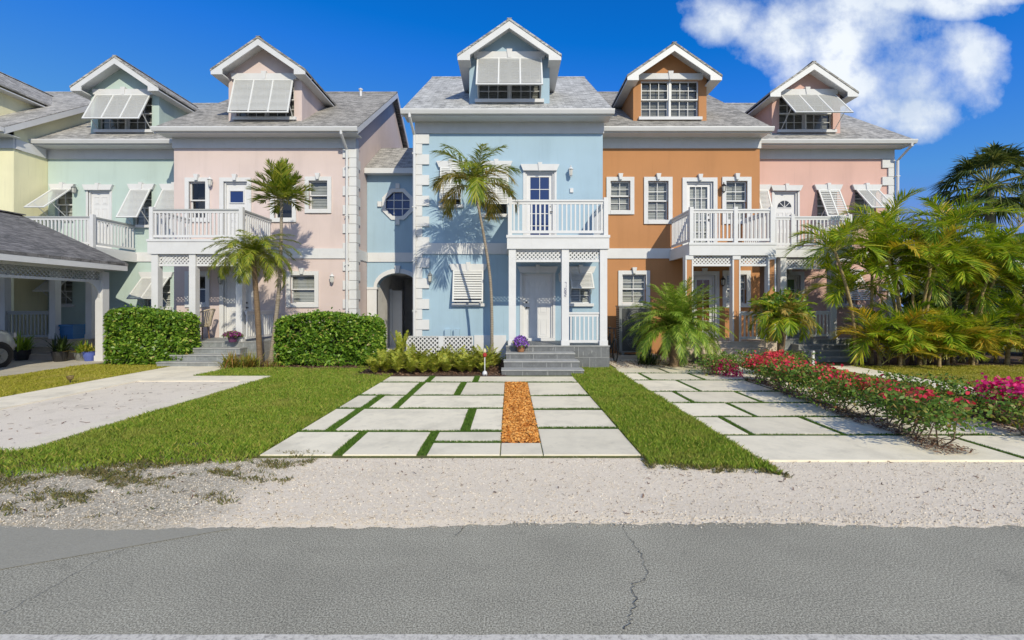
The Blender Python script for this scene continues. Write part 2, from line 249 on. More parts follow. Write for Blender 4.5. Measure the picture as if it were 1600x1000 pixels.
# ------------------------------------------------------------------ mesh helpers
OFF = {}
def off(o): return OFF.get(o.name, Vector((0, 0, 0))) if o is not None else Vector((0, 0, 0))
class MB:
    def __init__(s): s.v = []; s.f = []; s.mi = []; s.uv = []
    def face(s, pts, m=0, uv=None):
        i = len(s.v); s.v += [tuple(p) for p in pts]; s.f.append(tuple(range(i, i+len(pts)))); s.mi.append(m)
        if uv is None:
            a = Vector(pts[1])-Vector(pts[0]); b = Vector(pts[-1])-Vector(pts[0]); n = a.cross(b); ax = max(range(3), key=lambda k: abs(n[k]))
            uv = [((p[0], p[2]) if ax == 1 else (p[1], p[2]) if ax == 0 else (p[0], p[1])) for p in pts]
        s.uv.append(uv); return s
    def box(s, x0, x1, y0, y1, z0, z1, m=0):
        if x0 > x1: x0, x1 = x1, x0
        if y0 > y1: y0, y1 = y1, y0
        if z0 > z1: z0, z1 = z1, z0
        P = lambda a, b, c: (x1 if a else x0, y1 if b else y0, z1 if c else z0)
        for q in (((0,0,0),(1,0,0),(1,0,1),(0,0,1)), ((1,0,0),(1,1,0),(1,1,1),(1,0,1)), ((1,1,0),(0,1,0),(0,1,1),(1,1,1)),
                  ((0,1,0),(0,0,0),(0,0,1),(0,1,1)), ((0,0,1),(1,0,1),(1,1,1),(0,1,1)), ((0,1,0),(1,1,0),(1,0,0),(0,0,0))):
            s.face([P(*k) for k in q], m)
        return s
    def prism(s, poly, y0, y1, m=0):                      # poly in XZ, counter-clockwise seen from -Y
        n = len(poly)
        s.face([(x, y0, z) for x, z in poly], m); s.face([(x, y1, z) for x, z in reversed(poly)], m)
        for i in range(n):
            (a, b), (c, d) = poly[i], poly[(i+1) % n]
            s.face([(a, y0, b), (a, y1, b), (c, y1, d), (c, y0, d)], m)
        return s
    def bar(s, a, b, w, h=None, m=0, up=(0, 0, 1)):
        a = Vector(a); b = Vector(b); d = (b-a).normalized(); h = h or w; u0 = Vector(up)
        if abs(d.dot(u0)) > .98: u0 = Vector((0, 1, 0))
        sx = d.cross(u0).normalized()*w/2; sz = sx.cross(d).normalized()*h/2
        q = [a-sx-sz, a+sx-sz, a+sx+sz, a-sx+sz]; r = [p+(b-a) for p in q]
        s.face(q[::-1], m); s.face(r, m)
        for i in range(4): j = (i+1) % 4; s.face([q[i], q[j], r[j], r[i]], m)
        return s
    def tube(s, pts, rad, n=8, m=0, cap=True):
        pts = [Vector(p) for p in pts]
        if isinstance(rad, (int, float)): rad = [rad]*len(pts)
        i0 = len(s.v); prev = None
        for k, p in enumerate(pts):
            d = (pts[min(k+1, len(pts)-1)]-pts[max(k-1, 0)]).normalized()
            if prev is None: prev = d.orthogonal().normalized()
            a = (prev-d*prev.dot(d)).normalized(); b = d.cross(a); prev = a
            for j in range(n):
                t = 2*math.pi*j/n; s.v.append(tuple(p+(a*math.cos(t)+b*math.sin(t))*rad[k]))
        for k in range(len(pts)-1):
            for j in range(n):
                q = (j+1) % n; s.f.append((i0+k*n+j, i0+k*n+q, i0+(k+1)*n+q, i0+(k+1)*n+j)); s.mi.append(m); s.uv.append([(0, 0)]*4)
        if cap:
            for base, rev in ((i0, True), (i0+(len(pts)-1)*n, False)):
                f = list(range(base, base+n)); f = f[::-1] if rev else f
                s.f.append(tuple(f)); s.mi.append(m); s.uv.append([(0, 0)]*n)
        return s
    def lathe(s, c, prof, n=14, m=0):
        return s.tube([(c[0], c[1], c[2]+z) for r, z in prof], [max(r, 1e-3) for r, z in prof], n, m)
    def build(s, name, mats, parent=None, smooth=False):
        o0 = off(parent); me = bpy.data.meshes.new(name)
        me.from_pydata([(a-o0.x, b-o0.y, c-o0.z) for a, b, c in s.v], [], s.f)
        for m in (mats if isinstance(mats, (list, tuple)) else [mats]): me.materials.append(m)
        me.polygons.foreach_set('material_index', s.mi)
        l = me.uv_layers.new(name='uv'); l.data.foreach_set('uv', [c for f in s.uv for p in f for c in p])
        if smooth: me.polygons.foreach_set('use_smooth', [True]*len(s.f))
        me.update(); o = bpy.data.objects.new(name, me); col.objects.link(o)
        if parent is not None: o.parent = parent; OFF[o.name] = o0
        return o
def npmesh(name, V, Fc, mats, parent=None, mi=None):
    o0 = off(parent); V = np.asarray(V, np.float32)-np.array(o0, np.float32); Fc = np.asarray(Fc, np.int32); k = Fc.shape[1]
    me = bpy.data.meshes.new(name); me.vertices.add(len(V)); me.vertices.foreach_set('co', V.ravel())
    me.loops.add(Fc.size); me.loops.foreach_set('vertex_index', Fc.ravel())
    me.polygons.add(len(Fc)); me.polygons.foreach_set('loop_start', np.arange(0, Fc.size, k, dtype=np.int32))
    for m in (mats if isinstance(mats, (list, tuple)) else [mats]): me.materials.append(m)
    if mi is not None: me.polygons.foreach_set('material_index', np.asarray(mi, np.int32))
    me.update(calc_edges=True); me.validate()
    o = bpy.data.objects.new(name, me); col.objects.link(o)
    if parent is not None: o.parent = parent; OFF[o.name] = o0
    return o
def empty(name, loc, label, cat, group=None):
    o = bpy.data.objects.new(name, None); o.empty_display_size = .2; col.objects.link(o); o.location = loc; OFF[o.name] = Vector(loc)
    return tag(o, label, cat, group)
def tag(o, label=None, cat=None, group=None, kind=None):
    if label: o['label'] = label
    if cat: o['category'] = cat
    if group: o['group'] = group
    if kind: o['kind'] = kind
    return o
def struct(o): o['kind'] = 'structure'; return o
def at(src, parent, loc):                                   # another object sharing src's mesh, at loc in the parent's frame
    c = src.copy(); col.objects.link(c); c.parent = parent; c.location = loc; return c
def W(px, py, d): return ((px-CX)*d/F, EYE+(HY-py)*d/F)
def rect(xa, xb, ya, yb, d):
    a = W(xa, yb, d); b = W(xb, ya, d); return (a[0], b[0], a[1], b[1])
def norm(a): return a/np.maximum(np.linalg.norm(a, axis=-1, keepdims=True), 1e-9)

def lattice(mb, x0, x1, z0, z1, y, pitch=.075, w=.034, t=.012, plane='xz', m=0):
    """diagonal lattice of flat strips clipped to a rectangle"""
    L = (x1-x0); H = (z1-z0); p = pitch*math.sqrt(2)
    for sgn, dy in ((1, 0), (-1, t)):
        k = -H
        while k < L+H:
            if sgn == 1: a0, b0 = max(0, k), min(L, k+H); seg = ((a0, a0-k), (b0, b0-k))
            else: a0, b0 = max(0, k), min(L, k+H); seg = ((a0, H-(a0-k)), (b0, H-(b0-k)))
            if b0-a0 > .02:
                q = []
                for (a, b) in seg:
                    q.append((x0+a, y+dy, z0+b) if plane == 'xz' else (y+dy, x0+a, z0+b))
                mb.bar(q[0], q[1], w, t, m, up=(0, 1, 0) if plane == 'xz' else (1, 0, 0))
            k += p
    return mb

# ------------------------------------------------------------------ the ground
def sheet(name, poly, z, mat, kind='structure'):
    mb = MB(); mb.face([(x, y, z) for x, y in poly]); o = mb.build(name, mat); o['kind'] = kind; return o
def wob(x, s=0.0): return .05*math.sin(x*1.3+s)+.025*math.sin(x*3.1+1.3+s)+.010*math.sin(x*11.7+.4+s)
sheet('ground', [(-400, -200), (400, -200), (400, 600), (-400, 600)], -.05, FARG)
xs = [x*.04 for x in range(-400, 401)]
mb = MB()
for i in range(len(xs)-1):
    a, b = xs[i], xs[i+1]
    e = lambda x: 3.52+wob(x)*.6-.12*math.exp(-((x+3.2)/1.2)**2)
    mb.face([(a, -8, 0), (b, -8, 0), (b, e(b)+.5, 0), (a, e(a)+.5, 0)])
road = struct(mb.build('road', ASPHALT))
mb = MB()
mb.face([(-16, 2.345, .004), (-4.6, 2.345, .004), (-3.3, 2.9, .004), (-2.1, 3.45, .004), (-2.4, 3.52, .004), (-16, 3.52, .004)])
mb.build('asphalt_patch', ASPHALTS, road)
M = Mat('worn_line_paint'); f = M.noise(45, 5, .75); M.color(M.ramp(f, (.36, (.34, .315, .27)), (.5, (.60, .56, .48)), (.7, (.70, .66, .57)))); M.rough(.9); M.bump(f, .005, .5)
mb = MB(); n = 160
for i in range(n):
    a = -6+12*i/n; b = -6+12*(i+1)/n; ea = 2.335+.002*math.sin(a*9)+.0025*math.sin(a*53); eb = 2.335+.002*math.sin(b*9)+.0025*math.sin(b*53)
    mb.face([(a, 2.05, .008), (b, 2.05, .008), (b, eb, .008), (a, ea, .008)])
struct(mb.build('road_line', M.m))
def crack(pts, w=.012):
    mb = MB(); P = []
    for i in range(len(pts)-1):
        a = Vector(pts[i]); b = Vector(pts[i+1]); k = 9
        for j in range(k): P.append(a+(b-a)*j/k+Vector((random.uniform(-.016, .016), random.uniform(-.006, .006))))
    P.append(Vector(pts[-1]))
    for i in range(len(P)-1):
        wa = w*(.4+.6*random.random()); d = (P[i+1]-P[i]); n = Vector((-d.y, d.x)).normalized()*wa/2
        mb.face([(*(P[i]-n), .0065), (*(P[i+1]-n), .0065), (*(P[i+1]+n), .0065), (*(P[i]+n), .0065)])
    mb.build('crack', DKGREY, road)
def gp(px, py): d = F*EYE/(py-HY); return ((px-CX)*d/F, d)
crack([gp(*p) for p in [(972, 816), (985, 845), (1003, 866), (1012, 905), (988, 915), (995, 935), (985, 968), (978, 985)]], .0045)
crack([gp(*p) for p in [(726, 822), (718, 832), (709, 840)]], .004)
crack([gp(*p) for p in [(0, 962), (70, 925), (150, 878), (200, 858)]], .003)
# gravel shoulder
mb = MB(); e2 = lambda x: 5.6
for i in range(len(xs)-1):
    a, b = xs[i], xs[i+1]
    e = lambda x: 3.50+wob(x)*.6-.12*math.exp(-((x+3.2)/1.2)**2)
    k = lambda x: e(x)+.05+.010*math.sin(x*17)+.008*math.sin(x*41+1)+.006*math.sin(x*73)
    mb.face([(a, k(a)-.04, .0015), (b, k(b)-.04, .0015), (b, k(b)+.05, .010), (a, k(a)+.05, .010)]); mb.face([(a, k(a)+.05, .010), (b, k(b)+.05, .010), (b, 5.6, .012), (a, 5.6, .012)])
struct(mb.build('gravel_shoulder', GRAVEL))
# lawns
def lawn_front(x): return 4.80+.22*math.sin(x*1.7+.5)+.10*math.sin(x*4.3)+.05*math.sin(x*9.1) - (.25 if x < -2.8 else 0)
sheet('lawn_soil', [(-26, 5.0), (26, 5.0), (26, 30), (-26, 30)], .016, TURF)
# driveways of concrete slabs
def slabs(name, rects, z0=.0, z1=.031):
    mb = MB()
    for x0, x1, y0, y1 in rects:
        b = .006; mb.box(x0+b, x1-b, y0+b, y1-b, z0, z1-.004)
        mb.face([(x0+2*b, y0+2*b, z1), (x1-2*b, y0+2*b, z1), (x1-2*b, y1-2*b, z1), (x0+2*b, y1-2*b, z1)])
        for q in (((x0+b, y0+b, z1-.004), (x1-b, y0+b, z1-.004), (x1-2*b, y0+2*b, z1), (x0+2*b, y0+2*b, z1)), ((x1-b, y0+b, z1-.004), (x1-b, y1-b, z1-.004), (x1-2*b, y1-2*b, z1), (x1-2*b, y0+2*b, z1)),
                  ((x0+b, y1-b, z1-.004), (x0+b, y0+b, z1-.004), (x0+2*b, y0+2*b, z1), (x0+2*b, y1-2*b, z1))): mb.face(q)
    o = mb.build(name, SLAB); 
    bm_weld(o); return struct(o)
def bm_weld(o):
    import bmesh
    bm = bmesh.new(); bm.from_mesh(o.data); bmesh.ops.remove_doubles(bm, verts=bm.verts, dist=1e-5); bm.to_mesh(o.data); bm.free()
g = .075
BL, BR = -2.79, 1.46
rows = [(5.06, 6.01), (6.01, 7.33), (7.33, 8.39), (8.39, 9.80), (9.80, 10.62)]
S = []
def row(r, cuts, x0=BL, x1=-.11):
    y0, y1 = r; y0 += g/2 if y0 > 5.1 else 0; y1 -= g/2; a = x0
    for c in cuts: S.append((a, c-.06, y0, y1)); a = c+.06
    S.append((a, x1, y0, y1))
row(rows[1], [-2.40, -.60]); row(rows[2], [-2.36, -1.87]); row(rows[3], [-1.87, -.99])
row(rows[4], [-1.80, -.76], x1=BR)
S += [(BL, -1.98, 5.06, 5.972), (-1.87, -1.04, 5.06, 5.972), (-.93, -.11, 5.06, 5.50), (-.93, -.11, 5.57, 5.972), (-.11, .37, 5.06, 5.50)]
S += [(.37, BR, 5.06, 6.12), (.37, BR, 6.20, 7.22), (.37, BR, 7.31, 8.31), (.37, BR, 8.40, 9.75)]
slabs('driveway', S)
sheet('driveway_joints', [(BL+.02, 5.1), (BR-.02, 5.1), (BR-.02, 10.6), (BL+.02, 10.6)], .021, TURF)
S = []; OL, OR_ = 2.70, 6.9
for (y0, y1), cuts in (((4.85, 5.84), [5.60]), ((5.84, 6.79), [3.12, 4.31]), ((6.79, 7.75), [3.68, 5.3]), ((7.75, 8.76), [3.14, 4.32]), ((8.76, 10.07), [3.68, 5.2]), ((10.07, 11.1), [3.14, 4.33]), ((11.1, 12.0), [3.9])):
    a = OL
    for c in cuts: S.append((a, c-.035, y0+.033, y1-.033)); a = c+.035
    S.append((a, OR_ if y0 < 6.5 else 6.2, y0+.033, y1-.033))
slabs('side_driveway', S)
sheet('side_driveway_joints', [(OL+.02, 4.9), (6.18, 4.9), (6.18, 12.0), (OL+.02, 12.0)], .0215, TURF)
# left parking pad, paths
mb = MB(); mb.box(-9.1, -8.1, 4.7, 11.4, 0, .045); mb.box(-8.1, -5.56, 9.9, 10.6, 0, .043); mb.box(-5.84, -5.56, 5.2, 9.9, 0, .043); mb.box(-9.1, -7.4, 11.41, 12.3, 0, .044); mb.box(-8.095, -7.4, 10.61, 11.40, 0, .0435)
struct(mb.build('footpath', PATHC))
sheet('sand_pad', [(-8.11, 4.9), (-5.83, 4.9), (-5.83, 9.91), (-8.11, 9.91)], .03, SAND)
mb = MB(); mb.box(8.42, 9.25, 5.0, 12.3, 0, .045); struct(mb.build('garden_path', PATHC))
mb = MB(); mb.box(-19.5, -11.75, 5.0, 13.9, 0, .04); struct(mb.build('carport_floor', PADC))
sheet('planting_bed_soil', [(-3.7, 10.66), (-.1, 10.66), (-.1, 13.68), (-3.7, 13.68)], .024, SOIL)
sheet('palm_bed_soil', [(-7.6, 11.6), (-3.6, 11.75), (-3.6, 14.98), (-7.6, 14.98)], .020, SOIL)
sheet('sandy_bed_soil', [(2.82, 12.02), (8.1, 12.02), (8.1, 14.98), (2.82, 14.98)], .0225, SAND)
sheet('right_bed_soil', [(9.3, 11.7), (20, 11.9), (20, 16), (9.3, 16)], .022, SOIL)

def blades(name, regions, mat, dens, hmin=.03, hmax=.07, w=.006, keep=None, lean=.5):
    """grass: single bent blades scattered over rectangles (x0,x1,y0,y1)"""
    VS = []; FS = []; nv = 0
    for (x0, x1, y0, y1) in regions:
        n = int((x1-x0)*(y1-y0)*dens)
        x = rng.uniform(x0, x1, n); y = rng.uniform(y0, y1, n)
        k = rng.random(n) < np.clip((7.0/np.maximum(y, 4))**1.4, .12, 1)
        if keep is not None: k &= keep(x, y)
        x = x[k]; y = y[k]; n = len(x)
        if n == 0: continue
        clump = .5+.5*np.sin(x*3.1+np.sin(y*2.3)*2)*np.sin(y*2.7+np.sin(x*1.9)*2)
        h = rng.uniform(hmin, hmax, n)*(.75+.5*clump); ww = w*np.maximum(1, y/6.5)*rng.uniform(.8, 1.4, n); a = rng.uniform(0, 2*np.pi, n); b = rng.uniform(0, 2*np.pi, n); l = rng.uniform(.1, lean, n)*h*1.6
        dx, dy = np.cos(a)*ww/2, np.sin(a)*ww/2; lx, ly = np.cos(b)*l, np.sin(b)*l; z = np.full(n, .014)
        P = np.stack([np.stack([x-dx, y-dy, z], 1), np.stack([x+dx, y+dy, z], 1), np.stack([x+dx*.7+lx*.35, y+dy*.7+ly*.35, z+h*.6], 1), np.stack([x+lx, y+ly, z+h], 1), ], 1)
        VS.append(P.reshape(-1, 3)); FS.append(np.arange(n)[:, None]*4+np.arange(4)[None]+nv); nv += n*4
    return npmesh(name, np.concatenate(VS), np.concatenate(FS), mat)
def wavy(x): return .22*np.sin(x*1.7+.5)+.10*np.sin(x*4.3)+.06*np.sin(x*9.1)+.03*np.sin(x*21)
def nz2d(x, y, s=1): return (np.sin(x*2.1*s+1.3*np.sin(y*1.7*s))+np.sin(y*2.9*s+1.7*np.sin(x*2.3*s+1)))*.25+.5
def kl(x, y):
    edge = np.where(x < -5.6, 5.02, 4.72)+wavy(x)*.8
    ok = y > edge
    thin = (y < edge+.35) & (rng.random(len(x)) < .45); bare = (((x+3.75)/.28)**2+((y-5.45)/.10)**2 < 1) | (((x+5.0)/.25)**2+((y-5.25)/.07)**2 < 1)
    return ok & ~thin & ~(bare & (rng.random(len(x)) < .85)) & ~((x < -5.54) & (y > 5.25) & (y < 10.62)) & ~((y > 10.6) & (x < -7.4))
o = blades('grass', [(-8.6, -2.8, 4.4, 10.66), (-7.38, -3.72, 10.6, 12.0), (-3.75, -2.8, 10.6, 10.9)], GRASS, 6500, .03, .065, .0062,
           lambda x, y: kl(x, y))
tag(o, 'mown green lawn between the sandy parking pad and the slab driveway', 'lawn', kind='stuff')
o = blades('grass', [(1.47, 2.69, 4.4, 13.2)], GRASS, 7500, .035, .075, .0062, lambda x, y: (y > 4.86-.10*np.abs(np.sin(x*2.5))+wavy(x*2)*.25-.28*np.clip(x-1.6, 0, 1)) & ~((x > 2.69) & (y > 4.83)))
tag(o, 'green grass strip running between the two slab driveways', 'lawn', kind='stuff')
o = blades('grass', [(-11.74, -9.11, 6.4, 12.6)], GRASSY, 6500, .03, .06, .007)
tag(o, 'yellow green grass strip beside the carport floor', 'lawn', kind='stuff')
o = blades('grass', [(6.2, 8.41, 4.9, 12.4), (9.26, 20, 6.8, 12.4), (6.9, 8.41, 4.5, 4.95)], GRASSY, 5200, .03, .065, .007, lambda x, y: ~((x < 6.92) & (y < 6.8)))
tag(o, 'sunny yellow green lawn on both sides of the right path', 'lawn', kind='stuff')
J = [(BL, -.11, 5.975, 6.045), (BL, -.11, 7.295, 7.365), (BL, -.11, 8.355, 8.425), (BL, BR, 9.765, 9.835), (-1.98, -1.87, 5.07, 5.99), (-1.04, -.93, 5.07, 5.99), (-.93, -.11, 5.50, 5.57),
     (-2.46, -2.34, 6.03, 7.31), (-.66, -.54, 6.03, 7.31), (-2.42, -2.30, 7.35, 8.37), (-1.93, -1.81, 7.35, 9.78), (-1.05, -.93, 8.41, 9.78), (-1.86, -1.74, 9.82, 10.6), (-.82, -.70, 9.82, 10.6),
     (.37, BR, 6.125, 6.195), (.37, BR, 7.225, 7.305), (.37, BR, 8.315, 8.395)]
o = blades('joint_grass', J, TURFJ, 16000, .028, .042, .006, None, .3); tag(o, 'dark green turf growing in the joints of the blue house driveway', 'grass', kind='stuff')
J = [(OL, 6.2, y-.033, y+.033) for y in (5.84, 6.79, 7.75, 8.76, 10.07, 11.1)]
J += [(3.09, 3.15, 5.86, 6.77), (4.28, 4.34, 5.86, 6.77), (3.65, 3.71, 6.8, 7.73), (3.11, 3.17, 7.77, 8.74), (4.29, 4.35, 7.77, 8.74), (3.65, 3.71, 8.78, 10.05), (3.11, 3.17, 10.1, 11.1), (4.30, 4.36, 10.1, 11.1), (5.57, 5.63, 4.87, 5.8)]
o = blades('joint_grass', J, TURFJ, 12000, .024, .036, .006, None, .3); tag(o, 'thin dark turf lines between the slabs of the orange house driveway', 'grass', kind='stuff')
o = blades('weed_tufts', [(-9.5, -2.1, 3.6, 5.2)], DRYG, 5200, .010, .04, .007, lambda x, y: (nz2d(x*2.2, y*5)*.55+nz2d(x*7+3, y*13)*.30+nz2d(x*19, y*31)*.15+.18*rng.random(len(x)) > .575+.16*np.clip(4.7-y, -.6, 1)+.09*np.clip(x+4, -1, 2)) & (y < 5.25+wavy(x)), .9)
tag(o, 'patchy dry weeds creeping into the grey gravel', 'weeds', kind='stuff')
o = blades('weed_tufts', [(1.42, 2.75, 4.42, 5.0)], DRYG, 9000, .012, .045, .006, lambda x, y: (nz2d(x*7+3, y*13)*.5+nz2d(x*19, y*31)*.5+.25*rng.random(len(x)) > .70) & (y > 4.80-.10*np.abs(np.sin(x*2.5))+wavy(x*2)*.25-.28*np.clip(x-1.6, 0, 1)-.06), .9)
tag(o, 'dry straggling grass at the road end of the middle strip', 'weeds', kind='stuff')
def chips(name, x0, x1, y0, y1, n, mat, L=(.02, .06), Wd=(.008, .02), z=.03, h=.03, keep=None):
    x = rng.uniform(x0, x1, n); y = rng.uniform(y0, y1, n)
    if keep is not None: k = keep(x, y); x = x[k]; y = y[k]; n = len(x)
    a = rng.uniform(0, 2*np.pi, n); l = rng.uniform(*L, n)/2; w = rng.uniform(*Wd, n)/2; t = rng.uniform(-.5, .5, n); t2 = rng.uniform(-.6, .6, n)
    C = np.stack([x, y, z+rng.uniform(0, h, n)], 1); D = np.stack([np.cos(a)*np.cos(t), np.sin(a)*np.cos(t), np.sin(t)], 1)*l[:, None]; S2 = np.stack([-np.sin(a)*np.cos(t2), np.cos(a)*np.cos(t2), np.sin(t2)], 1)*w[:, None]
    V = np.stack([C-D-S2, C+D-S2, C+D+S2, C-D+S2], 1).reshape(-1, 3)
    return npmesh(name, V, np.arange(n)[:, None]*4+np.arange(4)[None], mat)
sheet('mulch_strip_soil', [(-.10, 5.51), (.36, 5.51), (.36, 9.77), (-.10, 9.77)], .025, SOIL)
tag(chips('mulch', -.10, .36, 5.51, 9.77, 15000, MULCHO, z=.024, h=.022), 'orange wood mulch filling the slot in the driveway', 'mulch', kind='stuff')
tag(chips('mulch', -3.7, -.1, 10.67, 13.6, 7000, MULCHB, z=.03), 'brown mulch and leaf litter under the ferns', 'mulch', kind='stuff')
tag(chips('mulch', -7.4, -3.5, 11.5, 13.0, 5000, MULCHB, z=.025, keep=lambda x, y: y > 11.85+.15*np.sin(x*3)), 'brown leaf litter under the hedge and pygmy palms', 'mulch', kind='stuff')
tag(chips('mulch', 4.55, 5.75, 5.05, 10.3, 9000, MULCHB, (.02, .07), (.006, .016), .045, .04, keep=lambda x, y: np.abs(x-(4.98+(y-5.1)*.085)) < .20+.05*np.sin(y*4)), 'dry leaf litter under the bougainvillea row', 'mulch', kind='stuff')
tag(chips('leaf_litter', 2.8, 6.6, 11.6, 13.5, 1500, MULCHB, z=.045, keep=lambda x, y: y > 12.0-.3*rng.random(len(x))), 'fallen dry leaves below the shaggy date palm', 'leaves', kind='stuff')
tag(chips('twig_litter', -8.08, -5.86, 5.2, 9.85, 200, MULCHB, (.02, .09), (.004, .014), .032, .006), 'scattered twigs and dry leaves on the sandy pad', 'leaves', kind='stuff')
tag(chips('twig_litter', -6.5, 8.5, 3.6, 5.0, 520, MULCHB, (.012, .05), (.004, .012), .014, .006), 'scattered bits of bark and dry leaf on the gravel', 'leaves', kind='stuff')
# loose stones
def stones(name, n, reg, mat, r=(.004, .013)):
    x0, x1, y0, y1 = reg; x = rng.uniform(x0, x1, n); y = rng.uniform(y0, y1, n)**1.0; s = rng.uniform(*r, n)
    T = np.array([(1, 0, 0), (-1, 0, 0), (0, 1, 0), (0, -1, 0), (0, 0, .8), (0, 0, -.8)]); Fo = np.array([(0, 2, 4), (2, 1, 4), (1, 3, 4), (3, 0, 4), (2, 0, 5), (1, 2, 5), (3, 1, 5), (0, 3, 5)])
    J2 = T[None]*s[:, None, None]*rng.uniform(.6, 1.3, (n, 6, 1)); a = rng.uniform(0, 6.3, n); ca, sa = np.cos(a)[:, None], np.sin(a)[:, None]
    X = J2[..., 0]*ca-J2[..., 1]*sa+x[:, None]; Y = J2[..., 0]*sa+J2[..., 1]*ca+y[:, None]; Z = J2[..., 2]+.012
    return npmesh(name, np.stack([X, Y, Z], -1).reshape(-1, 3), (np.arange(n)[:, None, None]*6+Fo[None]).reshape(-1, 3), mat)
STONE = leafmat('stone_chips', ((0, (.20, .15, .10)), (.2, (.50, .42, .32)), (.7, (.72, .63, .50)), (1, (.82, .76, .66))), 0, .9)
tag(stones('gravel_stones', 30000, (-9, 9, 3.5, 5.15), STONE, (.003, .009)), 'loose crushed coral stones along the road shoulder', 'gravel', kind='stuff')
tag(stones('gravel_stones', 5200, (-8, 8, 3.44, 3.68), STONE, (.002, .0065)), 'stray stone chips scattered on the asphalt edge', 'gravel', kind='stuff')

# ------------------------------------------------------------------ houses
ZE, ZS, ZF, ZB0, ZB1 = 7.38, 7.20, 6.845, 3.22, 3.55     # eave edge, soffit, frieze bottom, belt course
OVH, SLOPE, RUN = .5, .68, 5.1
def wall_grid(mb, x0, x1, z0, z1, y, holes, rev=.13, m=0):
    xs_ = sorted({x0, x1, *[h[0] for h in holes], *[h[1] for h in holes]}); zs_ = sorted({z0, z1, *[h[2] for h in holes], *[h[3] for h in holes]})
    for i in range(len(xs_)-1):
        for j in range(len(zs_)-1):
            cx, cz = (xs_[i]+xs_[i+1])/2, (zs_[j]+zs_[j+1])/2
            if any(h[0] < cx < h[1] and h[2] < cz < h[3] for h in holes): continue
            mb.face([(xs_[i], y, zs_[j]), (xs_[i+1], y, zs_[j]), (xs_[i+1], y, zs_[j+1]), (xs_[i], y, zs_[j+1])], m)
    for (a, b, c, d) in holes:
        r = y+rev
        mb.face([(a, y, c), (a, r, c), (a, r, d), (a, y, d)][::-1], m); mb.face([(b, y, c), (b, r, c), (b, r, d), (b, y, d)], m)
        mb.face([(a, y, d), (a, r, d), (b, r, d), (b, y, d)], m); mb.face([(a, y, c), (b, y, c), (b, r, c), (a, r, c)], m)
def keystone(mb, xc, z, y, h=.2, w0=.09, w1=.15):
    mb.prism([(xc-w0/2, z), (xc+w0/2, z), (xc+w1/2, z+h), (xc-w1/2, z+h)], y-.115, y-.001)
def surround(par, r, y, style, door=False):
    x0, x1, z0, z1 = r; mb = MB(); xc = (x0+x1)/2
    if style == 'band':
        w = .13; p = .045; bt = z0 if door else z0-w
        mb.box(x0-w, x0, y-p, y+.02, bt, z1+w); mb.box(x1, x1+w, y-p, y+.02, bt, z1+w); mb.box(x0, x1, y-p, y+.02, z1, z1+w)
        if not door: mb.box(x0, x1, y-p-.01, y+.02, z0-w, z0)
        keystone(mb, xc, z1+.03, y, .20, .08, .15); mb.build('surround', TRIM, par)
    else:
        mb.prism([(x0-.07, z1+.01), (x1+.07, z1+.01), (x1+.15, z1+.20), (x0-.15, z1+.20)], y-.09, y+.02); keystone(mb, xc, z1+.0, y, .25, .08, .13)
        mb.build('lintel', TRIM, par)
        if not door: MB().box(x0-.08, x1+.08, y-.09, y+.02, z0-.09, z0).build('sill', TRIM, par)
        else: mb = MB(); mb.box(x0-.07, x0, y-.02, y+.02, z0, z1); mb.box(x1, x1+.07, y-.02, y+.02, z0, z1); mb.build('door_frame', WHITE, par)
def sash(mb, x0, x1, z0, z1, y, cols, rws, t=.04, mt=.018):
    mb.box(x0, x0+t, y, y+.045, z0, z1); mb.box(x1-t, x1, y, y+.045, z0, z1); mb.box(x0+t, x1-t, y, y+.045, z0, z0+t); mb.box(x0+t, x1-t, y, y+.045, z1-t, z1)
    for i in range(1, cols): x = x0+t+(x1-x0-2*t)*i/cols; mb.box(x-mt/2, x+mt/2, y+.005, y+.04, z0+t, z1-t)
    for j in range(1, rws):
        z = z0+t+(z1-z0-2*t)*j/rws
        for i in range(cols):
            xa = x0+t+(x1-x0-2*t)*i/cols+(mt/2 if i else 0); xb = x0+t+(x1-x0-2*t)*(i+1)/cols-(mt/2 if i < cols-1 else 0)
            mb.box(xa, xb, y+.006, y+.039, z-mt/2, z+mt/2)
